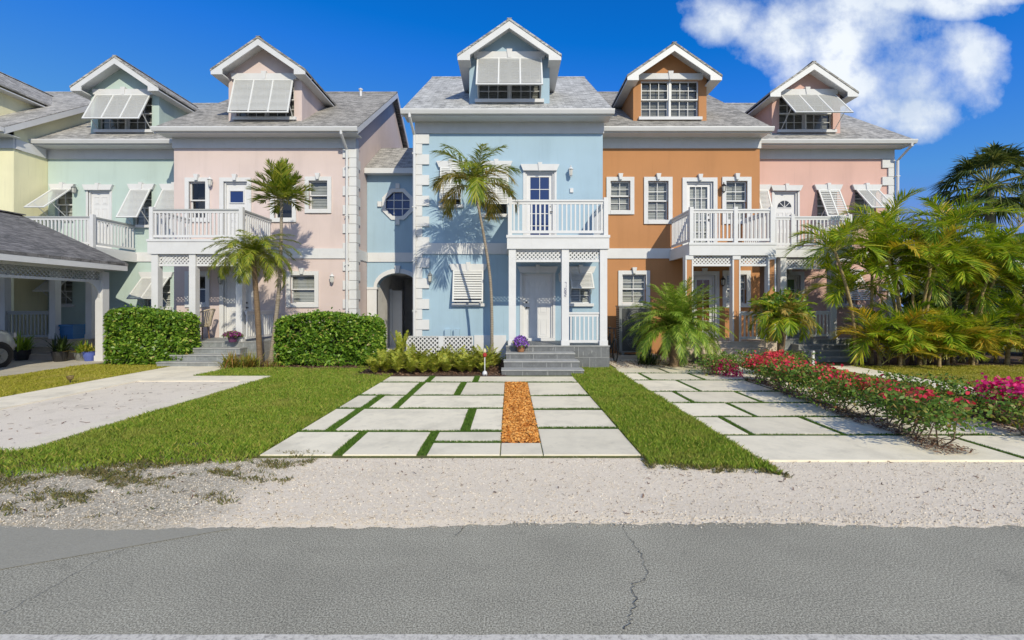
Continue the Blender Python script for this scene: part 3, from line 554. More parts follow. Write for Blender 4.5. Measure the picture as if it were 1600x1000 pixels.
def shutter(par, x0, x1, zt, y, L, ang, panels=2, strut=True, slat=.052):
    """top-hung louvred shutter, hinged at (y, zt) and pushed out at the bottom by ang"""
    a = R(ang); dn = Vector((0, -math.sin(a), -math.cos(a))); nr = Vector((0, -math.cos(a), math.sin(a))); O = Vector((0, y-.07, zt))
    P = lambda x, t, k=0: Vector((x, 0, 0))+O+dn*t+nr*k
    mb = MB(); b = .045
    def strip(xa, xb, ta, tb, th=.035):
        q = [P(xa, ta), P(xb, ta), P(xb, tb), P(xa, tb)]; r = [p+nr*th for p in q]
        mb.face(r[::-1]); mb.face(q)
        for i in range(4): j = (i+1) % 4; mb.face([q[j], q[i], r[i], r[j]])
    strip(x0, x1, 0, b); strip(x0, x1, L-b, L)
    for i in range(panels+1):
        x = x0+b/2+(x1-x0-b)*i/panels; strip(x-b/2, x+b/2, b, L-b)
    n = int((L-2*b)/slat)
    for i in range(panels):
        xa = x0+b+(x1-x0-b)*i/panels; xb = x0+(x1-x0-b)*(i+1)/panels
        for k in range(n):
            t = b+slat*(k+.5); tilt = R(27 if slat < .06 else 32); d1 = (dn*math.cos(tilt)+nr*math.sin(tilt))*slat*.56; c0 = O+dn*t+nr*.017
            q = [Vector((xa, 0, 0))+c0-d1, Vector((xb, 0, 0))+c0-d1, Vector((xb, 0, 0))+c0+d1, Vector((xa, 0, 0))+c0+d1]
            th = d1.cross(Vector((1, 0, 0))).normalized()*.006
            mb.face([p+th for p in q]); mb.face([p-th for p in q][::-1]); mb.face([q[2]+th, q[2]-th, q[3]-th, q[3]+th]); mb.face([q[0]+th, q[0]-th, q[1]-th, q[1]+th])
    if strut:
        for x in (x0+.03, x1-.03): mb.bar(P(x, L*.72), (x, y-.03, zt-min(L*1.02, L*math.cos(a)+.3)), .018)
    return mb.build('shutter', LOUV, par)
def window(h, r, y, style, cols=2, rws=2, blind=True, glass=None, shut=None, twin=False):
    x0, x1, z0, z1 = r; zm = (z0+z1)/2; yy_ = y+.07; mb = MB()
    spans = [(x0, x1)] if not twin else [(x0, (x0+x1)/2-.03), ((x0+x1)/2+.03, x1)]
    if twin: mb.box((x0+x1)/2-.03, (x0+x1)/2+.03, y+.03, y+.12, z0, z1)
    for a, b in spans:
        sash(mb, a, b, zm-.02, z1, yy_-.02, cols, rws); sash(mb, a, b, z0, zm+.02, yy_+.027, cols, rws)
    f = mb.build('window', WHITE, h)
    p = MB()
    for a, b in spans:
        p.face([(a+.02, yy_+.003, zm), (b-.02, yy_+.003, zm), (b-.02, yy_+.003, z1-.02), (a+.02, yy_+.003, z1-.02)]); p.face([(a+.02, yy_+.05, z0+.02), (b-.02, yy_+.05, z0+.02), (b-.02, yy_+.05, zm), (a+.02, yy_+.05, zm)])
    p.build('pane', glass or GLASS, f)
    if glass is None:
        if blind:
            mb = MB(); n = int((z1-z0)/.05)
            for k in range(n):
                z = z0+.03+k*(z1-z0-.04)/n
                mb.face([(x0+.02, y+.145, z), (x1-.02, y+.145, z), (x1-.02, y+.165, z+.038), (x0+.02, y+.165, z+.038)])
            mb.build('blind', BLIND, f)
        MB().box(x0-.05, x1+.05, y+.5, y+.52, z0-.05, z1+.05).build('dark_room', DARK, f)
    if style: surround(f, r, y, style)
    if shut: shutter(f, x0-.03, x1+.03, z1+.0, y, *shut)
    return f
def doorknob(par, x, z, y, m=BLACK):
    mb = MB(); mb.tube([(x, y, z), (x, y-.05, z)], [.028, .028], 8); mb.box(x-.02, x+.09, y-.065, y-.045, z-.012, z+.012); mb.tube([(x, y, z+.16), (x, y-.03, z+.16)], .03, 8); mb.build('handle', m, par)
def door(h, r, y, style, kind='six', side=-1, glass=None):
    x0, x1, z0, z1 = r; w = .05; yd = y+.075; mb = MB()
    a, b = x0+w, x1-w; zt = z1-w; W_ = b-a; H = zt-z0
    if kind == 'french':
        t = .10; mb.box(a, a+t, yd, yd+.045, z0+.02, zt); mb.box(b-t, b, yd, yd+.045, z0+.02, zt); mb.box(a+t, b-t, yd, yd+.045, z0+.02, z0+.2); mb.box(a+t, b-t, yd, yd+.045, zt-t, zt)
        nc, nr_ = (2, 5) if glass else (3, 5)
        for i in range(1, nc): x = a+t+(W_-2*t)*i/nc; mb.box(x-.01, x+.01, yd+.004, yd+.04, z0+.2, zt-t)
        for j in range(1, nr_):
            z = z0+.2+(H-.2-t)*j/nr_
            for i in range(nc): mb.box(a+t+(W_-2*t)*i/nc+(.01 if i else 0), a+t+(W_-2*t)*(i+1)/nc-(.01 if i < nc-1 else 0), yd+.005, yd+.039, z-.01, z+.01)
        o = mb.build('door', DOORW, h); MB().face([(a+t, yd+.02, z0+.2), (b-t, yd+.02, z0+.2), (b-t, yd+.02, zt-t), (a+t, yd+.02, zt-t)]).build('pane', glass or GLASS, o)
        if not glass:
            bl = MB()
            for k in range(int(H/.05)):
                z = z0+.1+k*.05; bl.face([(a, yd+.07, z), (b, yd+.07, z), (b, yd+.085, z+.042), (a, yd+.085, z+.042)])
            bl.build('blind', BLIND, o)
    else:
        mb.box(a, b, yd, yd+.045, z0+.02, zt)
        rowsd = {'six': [(.06, .32), (.40, .74), (.80, .93)], 'small': [(.06, .34), (.42, .60)], 'fan': [(.06, .34), (.42, .68)]}[kind]
        for (u0, u1) in rowsd:
            for (p0, p1) in ((.14, .45), (.55, .86)):
                xa, xb, za, zb = a+W_*p0, a+W_*p1, z0+H*u0, z0+H*u1
                mb.box(xa, xb, yd-.010, yd, za, za+.02); mb.box(xa, xb, yd-.010, yd, zb-.02, zb); mb.box(xa, xa+.02, yd-.010, yd, za+.02, zb-.02); mb.box(xb-.02, xb, yd-.010, yd, za+.02, zb-.02)
                mb.box(xa+.05, xb-.05, yd-.012, yd, za+.05, zb-.05)
        o = mb.build('door', DOORW, h)
        if kind == 'small':
            zc0, zc1 = z0+H*.70, z0+H*.90; fm = MB()
            fm.box(a+W_*.14, a+W_*.86, yd-.03, yd-.001, zc0, zc0+.03); fm.box(a+W_*.14, a+W_*.86, yd-.03, yd-.001, zc1-.03, zc1); fm.box(a+W_*.14, a+W_*.14+.03, yd-.03, yd-.001, zc0+.03, zc1-.03); fm.box(a+W_*.86-.03, a+W_*.86, yd-.03, yd-.001, zc0+.03, zc1-.03)
            fm.build('pane_frame', WHITE, o); MB().box(a+W_*.14+.03, a+W_*.86-.03, yd-.01, yd-.002, zc0+.03, zc1-.03).build('pane', GLASSB, o)
        if kind == 'fan':
            xc = (a+b)/2; zc = z0+H*.76; rr = W_*.34; pm = MB(); n = 10
            pm.prism([(xc-rr, zc)]+[(xc+rr*math.cos(math.pi*k/n), zc+rr*math.sin(math.pi*k/n)) for k in range(n)], yd-.008, yd-.001); pm.build('pane', GLASSD, o)
            fm = MB()
            for k in (1, 2, 3): t = math.pi*k/4; fm.bar((xc, yd-.012, zc), (xc+rr*math.cos(t), yd-.012, zc+rr*math.sin(t)), .02, .012, up=(0, 1, 0))
            fm.bar((xc-rr, yd-.012, zc), (xc+rr, yd-.012, zc), .02, .014, up=(0, 1, 0)); fm.build('pane_frame', WHITE, o)
    fr_ = MB(); fr_.box(x0, a, y+.02, y+.13, z0, z1); fr_.box(b, x1, y+.02, y+.13, z0, z1); fr_.box(a, b, y+.02, y+.13, zt, z1); fr_.build('door_jamb', WHITE, o)
    doorknob(o, (a+.08) if side < 0 else (b-.08), z0+.98, yd)
    if style: surround(o, r, y, style, True)
    return o
def lamp(h, x, z, y, m, gm=None):
    mb = MB(); mb.lathe((x, y-.03, z-.06), [(.001, 0), (.05, .0), (.05, .1), (.001, .1)], 8); mb.tube([(x, y, z), (x, y-.10, z+.02), (x, y-.13, z+.10)], .012, 6)
    mb.lathe((x, y-.13, z-.06), [(.02, -.04), (.035, -.01), (.05, .0)], 8); mb.lathe((x, y-.13, z+.12), [(.085, 0), (.05, .05), (.015, .08), (.02, .11), (.002, .13)], 8)
    for k in range(4):
        t = math.pi*(k/2+.25); mb.bar((x+.05*math.cos(t), y-.13+.05*math.sin(t), z-.06), (x+.068*math.cos(t), y-.13+.068*math.sin(t), z+.12), .012)
    o = mb.build('wall_lamp', m, h); MB().lathe((x, y-.13, z-.055), [(.042, 0), (.058, .17)], 8).build('lamp_glass', plain_glass, o); return o
plain_glass = plain('frosted_lamp_glass', (.55, .54, .5), .3)
def gable_roof(h, x0, x1, d, mat, ext=(.25, .25)):
    a, b = x0-ext[0], x1+ext[1]; ye = d-OVH; yr = ye+RUN; yb = yr+RUN; zr = ZE+SLOPE*RUN; t = .09; L = math.hypot(RUN, RUN*SLOPE)
    mb = MB()
    mb.face([(a, ye, ZE), (b, ye, ZE), (b, yr, zr), (a, yr, zr)], 0, [(a, 0), (b, 0), (b, L), (a, L)]); mb.face([(b, yb, ZE), (a, yb, ZE), (a, yr, zr), (b, yr, zr)], 0, [(b, 0), (a, 0), (a, L), (b, L)])
    mb.face([(b, ye, ZE-t), (a, ye, ZE-t), (a, yr, zr-t), (b, yr, zr-t)]); mb.face([(a, yb, ZE-t), (b, yb, ZE-t), (b, yr, zr-t), (a, yr, zr-t)])
    mb.face([(a, ye, ZE-t), (b, ye, ZE-t), (b, ye, ZE), (a, ye, ZE)])
    for x in (a, b): mb.face([(x, ye, ZE-t), (x, ye, ZE), (x, yr, zr), (x, yr, zr-t)]); mb.face([(x, yb, ZE-t), (x, yb, ZE), (x, yr, zr), (x, yr, zr-t)])
    o = mb.build('roof', mat, h)
    mb = MB(); mb.bar((a, yr-.09, zr-.045), (b, yr-.09, zr-.045), .26, .02, up=(0, -SLOPE, 1)); mb.build('ridge_cap', mat, o)
    w = .035
    for x in (a-.004, b+.004-w):
        mb = MB()
        for (y0, y1) in ((ye, yr), (yb, yr)):
            q = [(y0, ZE-t-.15), (y1, zr-t-.15), (y1, zr-.03), (y0, ZE-.03)]
            mb.face([(x, p, z) for p, z in q]); mb.face([(x+w, p, z) for p, z in q][::-1]); mb.face([(x, *q[0]), (x+w, *q[0]), (x+w, *q[1]), (x, *q[1])]); mb.face([(x, *q[0]), (x, *q[3]), (x+w, *q[3]), (x+w, *q[0])])
        mb.build('rake_board', WHITE, h)
    MB().box(a+.04, b-.04, d-OVH+.03, d+.0, ZS-.02, ZS).build('soffit', WHITE, h)
    gx = MB(); n = 6   # K-style gutter profile
    prof = [(-.02, .0), (-.02, -.13), (-.11, -.13), (-.135, -.07), (-.15, -.03), (-.15, .0)]
    for i in range(len(prof)-1):
        (p, q), (r_, s_) = prof[i], prof[i+1]
        gx.face([(a-.02, ye+p, ZE-.05+q), (b+.02, ye+p, ZE-.05+q), (b+.02, ye+r_, ZE-.05+s_), (a-.02, ye+r_, ZE-.05+s_)])
    for x in (a-.02, b+.02): gx.face([(x, ye+p, ZE-.05+q) for p, q in prof])
    gx.box(a, b, ye-.02, ye+.03, ZS-.035, ZE-.1)
    gx.build('gutter', WHITE, h); return o
def downspout(h, x, d, yg, xg=None):
    mb = MB(); xg = xg if xg is not None else x
    mb.tube([(xg, yg, ZE-.15), (xg, yg, ZE-.25), (x, d-.09, ZE-.62), (x, d-.09, .18), (x, d-.16, .08)], .045, 8); 
    for z in (1.5, 3.0, 4.6, 6.2): mb.box(x-.06, x+.06, d-.13, d-.02, z, z+.03)
    mb.build('downspout', WHITE, h)
def quoins(h, x, side, d, top=6.83, bot=.0, depth=None):
    mb = MB(); z = top; k = 0
    while z > bot+.1:
        w = .40 if k % 2 == 0 else .19; hh = .31
        z0 = max(z-hh+.012, bot); xa, xb = (x-.05, x+w) if side < 0 else (x-w, x+.05)
        wd = .19 if k % 2 == 0 else .36
        mb.box(xa, xb, d-.05, d+wd, z0, z); z -= hh; k += 1
    mb.build('quoins', TRIM, h)
def dormer(h, xc, d, mat, roofmat, zt=10.1, shut=None):
    """gabled roof dormer: cheek walls and face, own roof with boxed eaves, window"""
    yf = d+.15; hw = 1.22; sl = .69; zw = lambda x: zt-.10-abs(x)*sl; zb = ZE+SLOPE*(yf-(d-OVH))-.25
    r = (xc-.96, xc+.96, 7.93, 9.16)
    mb = MB()
    zwall = 8.72
    wall_grid(mb, xc-hw, xc+hw, zb, zwall if zwall > r[3] else 9.2, yf, [r], .13)
    ztop = 9.2
    mb.face([(xc-hw, yf, ztop), (xc+hw, yf, ztop), (xc, yf, ztop)])
    mb.v = mb.v[:-3]; mb.f.pop(); mb.mi.pop(); mb.uv.pop()
    # upper gable above the window head, clipped to the roof slope
    xe = (zt-.10-ztop)/sl
    mb.face([(xc-xe, yf, ztop), (xc+xe, yf, ztop), (xc, yf, zt-.10)])
    # cheeks
    zc = zt-.1-hw*sl
    yb = (d-OVH)+(zc-ZE)/SLOPE+.05
    for s in (-1, 1):
        x = xc+s*hw; mb.face([(x, yf, zb), (x, yb, zb+SLOPE*(yb-yf)), (x, yb, zc), (x, yf, zc)][::s])
    o = mb.build('dormer', mat, h)
    # fix: trim front rectangle corners that rise above the slope is hidden behind the boxed eave
    ov = .55; ew = 1.54; yo = yf-.46; ze = zt-ew*sl; yk = (d-OVH)+(zt-ZE)/SLOPE; t = .07; L = math.hypot(ew, zt-ze)
    yek = (d-OVH)+(ze-ZE)/SLOPE
    rb = MB()
    for s in (-1, 1):
        X = xc+s*ew
        q = [(X, yo, ze), (xc, yo, zt), (xc, yk, zt), (X, yek, ze)]; uv = [(0+yo, 0), (yo, L), (yk, L), (yek, 0)]
        if s > 0: q = q[::-1]; uv = uv[::-1]
        rb.face(q[::-1], 0, uv[::-1])
        rb.face([(X, yo, ze-t), (xc, yo, zt-t), (xc, yo, zt), (X, yo, ze)]); rb.face([(X, yo, ze-t), (X, yo, ze), (X, yek, ze), (X, yek+.1, ze-t)])
    rb.bar((xc, yo+.01, zt+.0), (xc, yk, zt+.0), .14, .02)
    rb.build('dormer_roof', roofmat, o)
    fb = MB(); w = .19; bx = 1.16; zbx = ze-.17
    for s in (-1, 1):
        X = xc+s*(ew-.012); up = lambda x: zt-t-abs(x-xc)*sl-.002
        # gable fascia board
        p = [(X, up(X)-.0), (xc, up(xc)), (xc, up(xc)-w*1.12), (xc+s*bx, up(xc+s*bx)-w*1.05), (xc+s*bx, zbx), (X, zbx)]
        if s < 0: p = p[::-1]
        fb.prism(p, yo+.015, yo+.05)
        # boxed eave return and long soffit/fascia running back
        xa, xb = sorted((xc+s*bx, X-s*.004)); fb.box(xa, xb, yo+.051, yf-.002, zbx, ze-t-.06)
        xa, xb = sorted((xc+s*(hw+.004), X-s*.004)); ybk = (d-OVH)+(zbx-ZE)/SLOPE; fb.box(xa, xb, yf, ybk+.03, zbx+.001, ze-t-.06)
        # raking soffit
        a0, b0 = X, xc
        q = [(a0, yo+.05, up(a0)-.05), (b0, yo+.05, up(b0)-.05), (b0, yf, up(b0)-.05), (a0, yf, up(a0)-.05)]
        fb.face(q if s < 0 else q[::-1])
    fb.build('dormer_trim', WHITE, o)
    twin = True
    x0, x1, z0, z1 = r
    wm = MB()
    for a, b in ((x0, xc-.03), (xc+.03, x1)):
        sash(wm, a, b, (z0+z1)/2-.02, z1, yf+.05, 3, 2); sash(wm, a, b, z0, (z0+z1)/2+.02, yf+.1, 3, 2)
    wm.box(xc-.03, xc+.03, yf+.02, yf+.16, z0, z1); wm.build('window_frame', WHITE, o)
    MB().face([(x0+.02, yf+.12, z0+.02), (x1-.02, yf+.12, z0+.02), (x1-.02, yf+.12, z1-.02), (x0+.02, yf+.12, z1-.02)]).build('pane', GLASS, o)
    bl = MB()
    for k in range(24):
        z = z0+.03+k*.05
        bl.face([(x0+.02, yf+.18, z), (x1-.02, yf+.18, z), (x1-.02, yf+.20, z+.036), (x0+.02, yf+.20, z+.036)])
    bl.build('blind', plain('dormer_blind', (.30, .29, .27), .6), o)
    tm = MB(); tm.prism([(x0-.10, z1+.01), (x1+.10, z1+.01), (x1+.14, z1+.20), (x0-.14, z1+.20)], yf-.09, yf+.02); keystone(tm, xc, z1, yf, .27, .10, .17); tm.build('lintel', TRIM, o)
    MB().box(x0-.09, x1+.09, yf-.09, yf+.02, z0-.10, z0).build('sill', TRIM, o)
    if shut: shutter(o, x0-.02, x1+.02, z1-.01, yf, *shut, slat=.045)
    return o
def house(name, label, x0, x1, d, wmat, rmat, holes, depth=10.0, ext=(.25, .25)):
    h = empty(name, ((x0+x1)/2, d, 0), label, 'house')
    mb = MB(); wall_grid(mb, x0, x1, 0, ZS+.05, d, holes)
    yb = d+2*RUN-2*OVH; yr = d-OVH+RUN; zr = ZE+SLOPE*RUN-.10
    for s, x in ((-1, x0), (1, x1)):
        p = [(x, d, 0), (x, yb, 0), (x, yb, ZE-.1), (x, yr, zr), (x, d, ZE+SLOPE*OVH-.10)]
        mb.face(p if s > 0 else p[::-1])
    mb.face([(x1, yb, 0), (x0, yb, 0), (x0, yb, ZS), (x1, yb, ZS)])
    mb.build('wall', wmat, h)
    gable_roof(h, x0, x1, d, rmat, ext)
    fz = MB(); fz.box(x0-.03, x1+.03, d-.045, d+.25, ZF, ZS-.022); fz.build('frieze', TRIM, h)
    hb = [r for r in holes if r[2] < ZB1 and r[3] > ZB0]
    fz = MB(); xs_ = x0-.03
    for r in sorted(hb): fz.box(xs_, r[0]-.001, d-.04, d+.02, ZB0, ZB1); xs_ = r[1]+.001
    fz.box(xs_, x1+.03, d-.04, d+.02, ZB0, ZB1)
    if x1 < 5: fz.box(x1-.01, x1+.03, d+.021, d+4, ZB0, ZB1)
    fz.build('belt_course', TRIM, h); return h
def railing(par, a, b, z0, zt, mat=WHITE, posts=(), bal=.115, axis='x', fixed=0, capmat=None):
    """rail between a and b along axis at the fixed other coordinate; top and bottom rail, one mesh per baluster"""
    o0 = off(par); B = (lambda mb, p, q, r_, s_, t, u_: mb.box(p, q, r_, s_, t, u_)) if axis == 'x' else (lambda mb, p, q, r_, s_, t, u_: mb.box(r_, s_, p, q, t, u_))
    mb = MB(); B(mb, a, b, fixed-.045, fixed+.045, zt-.045, zt); mb.build('top_rail', capmat or mat, par)
    mb = MB(); B(mb, a, b, fixed-.022, fixed+.022, zt-.115, zt-.046); mb.build('sub_rail', mat, par); mb = MB(); B(mb, a, b, fixed-.022, fixed+.022, z0+.07, z0+.14); mb.build('bottom_rail', mat, par)
    n = max(1, int((b-a)/bal)); src = None
    for k in range(n):
        c = a+(b-a)*(k+.5)/n
        if src is None:
            m_ = MB(); m_.box(-.019, .019, -.019, .019, 0, zt-.115-z0-.141); src = m_.build('baluster', mat, None); src.parent = par; src.location = Vector((c, fixed, z0+.1405) if axis == 'x' else (fixed, c, z0+.1405))-o0
        else: at(src, par, Vector((c, fixed, z0+.1405) if axis == 'x' else (fixed, c, z0+.1405))-o0)
    for p in posts:
        mb = MB(); (mb.box(p-.055, p+.055, fixed-.055, fixed+.055, z0, zt+.06) if axis == 'x' else mb.box(fixed-.055, fixed+.055, p-.055, p+.055, z0, zt+.06)); mb.build('rail_post', mat, par)
def balcony(h, x0, x1, df, d, zb=3.17, zd=3.52, zt=4.47, postx=(), sides=(True, True), capmat=None, lat=(), bz=.62, postmat=None, cap=True, posts_w=.19):
    mb = MB(); mb.box(x0, x1, df, d-.001, zd-.06, zd); mb.box(x0-.03, x1+.03, df-.03, df+.06, zb, zd-.061); mb.box(x0-.03, x0+.06, df+.061, d-.045, zb, zd-.061); mb.box(x1-.06, x1+.03, df+.061, d-.045, zb, zd-.061)
    mb.box(x0-.05, x1+.05, df-.05, df+.02, zd-.059, zd+.012); mb.box(x0+.06, x1-.06, df+.06, d-.05, zd-.1, zd-.061)
    o = mb.build('balcony', WHITE, h)
    railing(o, x0+.1, x1-.1, zd, zt, posts=(x0+.05, x1-.05), axis='x', fixed=df+.05, capmat=capmat)
    if sides[0]: railing(o, df+.11, d-.05, zd, zt, axis='y', fixed=x0+.05, capmat=capmat)
    if sides[1]: railing(o, df+.11, d-.05, zd, zt, axis='y', fixed=x1-.05, capmat=capmat)
    w = posts_w/2
    for p in postx:
        m = MB()
        if postmat is None: m.box(p-w, p+w, df+.01, df+.01+2*w, bz, zb-.001); m.box(p-w-.015, p+w+.015, df-.005, df+.025+2*w, bz+.001, bz+.14)
        else:
            m.box(p-w+.02, p+w-.02, df+.012, df+2*w-.002, bz, zb-.12, 1); m.box(p-w-.02, p+w+.02, df-.01, df+2*w+.02, zb-.12, zb-.001)
            for s in (-1, 1): m.box(p+s*w-.02, p+s*w+.02, df+.0, df+2*w+.01, bz, zb-.121)
        m.build('post', [WHITE, postmat or WHITE], o)
    for (a, b) in lat:
        m = MB(); lattice(m, a, b, 2.90, 3.13, df+.08); m.box(a, b, df+.06, df+.12, 2.83, 2.90); m.box(a, b, df+.06, df+.12, 3.13, 3.168); m.build('lattice', WHITE, o)
    return o
def steps(h, x0, x1, df, mat, n=4, top=.62, tread=.4, floor=None, widen=.0):
    mb = MB(); r = top/n
    if floor: fx0, fx1, fd = floor; mb.box(fx0, fx1, df, fd, 0, top)
    for k in range(n-1):
        z1 = top-r*(k+1); y1 = df-tread*k-.001; y0 = df-tread*(k+1)
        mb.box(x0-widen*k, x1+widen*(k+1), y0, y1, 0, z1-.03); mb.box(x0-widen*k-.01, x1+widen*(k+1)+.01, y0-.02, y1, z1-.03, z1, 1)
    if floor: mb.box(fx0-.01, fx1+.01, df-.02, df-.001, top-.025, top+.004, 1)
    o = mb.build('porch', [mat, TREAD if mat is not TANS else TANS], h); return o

# --- blue house
d = 13.7
r1, r2, r3, r4 = rect(690, 720, 263, 320, d), rect(758, 793, 263, 335, d), rect(710, 754, 423, 474, d), rect(891, 923, 427, 474, d)
ru = (*rect(821, 866, 268, 383, d)[:2], 3.52, rect(821, 866, 268, 383, d)[3]); rd = (*rect(816, 864, 427, 531, d)[:2], .63, rect(816, 864, 427, 531, d)[3])
bh = house('blue_house', 'pale blue townhouse with white quoins and a gabled dormer over the porch', -2.83, 2.79, d, BLUE, ROOFG, [r1, r2, r3, r4, ru, rd], ext=(.3, .2))
dormer(bh, -.02, d, BLUE, ROOFG, 10.14, shut=(1.2, 27, 3))
window(bh, r1, d, 'lintel', blind=False, shut=(1.0, 9, 2)); window(bh, r2, d, 'lintel', blind=False, shut=(1.15, 9, 2)); window(bh, r3, d, 'lintel', blind=False, shut=(.96, 12, 1, True, .075)); window(bh, r4, d, 'lintel', shut=(.62, 38, 1))
door(bh, ru, d, 'lintel', 'french', 1, GLASSB); dd = door(bh, rd, d, 'lintel', 'six', -1)
MB().box(rd[0]-.05, rd[1]+.05, d-.12, d+.02, .621, .70).build('threshold', WHITE, dd)
balcony(bh, -.05, 2.58, 12.0, d, postx=(.06, 1.46, 2.47), lat=((.16, 1.36), (1.56, 2.37)))
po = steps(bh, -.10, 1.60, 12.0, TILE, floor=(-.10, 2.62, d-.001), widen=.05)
railing(po, 1.56, 2.37, .62, 1.50, axis='x', fixed=12.09)
quoins(bh, -2.83, -1, d); downspout(bh, -2.86, d-.02, d-OVH-.08, -2.9)
lamp(bh, *W(891, 273, d), d, WHITE); lamp(bh, *W(875, 436, d), d, WHITE); lamp(bh, *W(673, 437, d), d, GREYM)
x, z = W(893, 298, d); mb = MB(); mb.lathe((x, d-.06, z-.07), [(.001, 0), (.06, 0), (.065, .06), (.05, .12), (.001, .13)], 10); mb.box(x-.05, x+.05, d-.04, d, z-.06, z+.07); mb.build('doorbell_box', WHITE, bh)
mb = MB(); mb.box(-1.08, -.12, d-.035, d+.01, .0, .78); mb.build('plinth', TRIM, bh)
mb = MB()
for px in (700, 714): x, z = W(px, 520, d); mb.box(x-.09, x+.09, d-.10, d-.001, z-.1, z+.11)
mb.build('meter_box', BLUE, bh)
# house number, one digit under the other on the middle post
NUM = painted('navy_enamel', (.03, .04, .13), .4, .02, 0)
SEG = {'7': 'abc', '1': 'bc', '0': 'abcdef', '8': 'abcdefg', '2': 'abged'}
mb = MB(); mb.box(1.425, 1.495, 12.004, 12.009, 1.90, 2.30, 1)
for i, ch in enumerate('71082'):
    xc, zc, w, hh, t = 1.46, 2.262-i*.078, .020, .030, .011
    S_ = {'a': ((-w, hh), (w, hh)), 'b': ((w, hh), (w, 0)), 'c': ((w, 0), (w, -hh)), 'd': ((-w, -hh), (w, -hh)), 'e': ((-w, 0), (-w, -hh)), 'f': ((-w, hh), (-w, 0)), 'g': ((-w, 0), (w, 0))}
    for c_ in SEG[ch]: (a, b), (c2, e_) = S_[c_]; mb.bar((xc+a, 12.002, zc+b), (xc+c2, 12.002, zc+e_), t, .006, up=(0, 1, 0))
mb.build('house_number', [NUM, WHITE], bh)

# --- pink house
d = 15.0
q1, q2, q3, q4, q5 = rect(296, 322, 284, 341, d), rect(429, 457, 284, 341, d), rect(483, 512, 282.5, 327, d), rect(454, 492, 430, 474, d), rect(296, 322, 430, 474, d)
z_ = rect(350, 387, 284, 380, d); ru = (z_[0], z_[1], 3.53, z_[3]); z_ = rect(350, 390, 430, 500, d); rd = (z_[0], z_[1], .62, z_[3])
ph = house('pink_house', 'pale pink townhouse with quoined corner beside the arched passage', -11.08, -5.1, d, PINK, ROOFB, [q1, q2, q3, q4, q5, ru, rd])
dormer(ph, -8.15, d, PINK, ROOFB, 10.38, shut=(1.3, 16, 3))
for q, b in ((q1, False), (q2, False), (q3, True), (q4, True), (q5, False)): window(ph, q, d, 'band', 1, 1, b)
door(ph, ru, d, 'band', 'small', 1); door(ph, rd, d, 'band', 'six', 1)
balcony(ph, -10.55, -7.82, 13.3, d, zb=3.18, zd=3.60, zt=4.50, postx=(-10.4, -9.30, -7.93), lat=((-10.3, -9.4), (-9.2, -8.03)), capmat=GREYW)
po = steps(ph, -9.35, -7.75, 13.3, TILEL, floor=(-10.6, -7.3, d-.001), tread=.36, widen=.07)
railing(po, 13.35, 14.9, .62, 1.52, axis='y', fixed=-7.75)
quoins(ph, -5.1, 1, d); downspout(ph, -5.34, d-.02, d-OVH-.08, -5.36)
lamp(ph, *W(332, 288, d), d, WHITE); lamp(ph, *W(521, 438, d), d, WHITE); lamp(ph, *W(348, 440, d), d, GREYM)
mb = MB(); mb.tube([(-6.2, 18.9, 10.2), (-6.2, 18.9, 10.62)], .05, 8); mb.lathe((-6.2, 18.9, 10.60), [(.08, 0), (.09, .05), (.01, .10)], 8); mb.build('vent_pipe', WHITE, ph)

# --- orange house
w1, w2, w3, w4, w5 = rect(953.5, 984.5, 283, 329, d), rect(1012, 1044, 283, 344, d), rect(1134, 1167, 283, 344, d), rect(972, 1009, 429, 474, d), rect(1135, 1166, 429, 474, d)
z_ = rect(1072, 1114, 284, 380, d); ru = (z_[0], z_[1], 3.53, z_[3]); z_ = rect(1083, 1117, 430, 500, d); rd = (z_[0], z_[1], .62, z_[3])
oh = house('orange_house', 'burnt orange townhouse with white framed sash windows and brown porch posts', 2.80, 8.23, d, ORANGE, ROOFB, [w1, w2, w3, w4, w5, ru, rd], ext=(.0, .1))
dormer(oh, 5.32, d, ORANGE, ROOFB, 10.19)
for q in (w1, w2, w3, w4, w5): window(oh, q, d, 'band', 2, 2, True)
door(oh, ru, d, 'band', 'french', 1)
door(oh, rd, d, 'band', 'french', -1, plain('red_brown_reflection_glass', (.16, .05, .03), .08))  # red-brown reflection is painted into the pane colour
balcony(oh, 5.26, 7.72, 13.3, d, zb=3.14, zd=3.50, zt=4.50, postx=(5.24, 6.62, 7.66), lat=((5.34, 6.52), (6.72, 7.56)), postmat=ORANGE)
for o in list(oh.children):
    if o.name.startswith('balcony'): mb = MB(); mb.box(6.55, 6.66, 13.295, 13.405, 3.5, 4.56); mb.build('rail_post', WHITE, o)
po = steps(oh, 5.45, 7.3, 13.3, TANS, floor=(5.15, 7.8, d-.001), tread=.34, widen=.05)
railing(po, 6.72, 7.56, .62, 1.50, axis='x', fixed=13.39)
lamp(oh, *W(1128, 298, d), d, BLACK); lamp(oh, *W(1127, 443, d), d, BLACK)

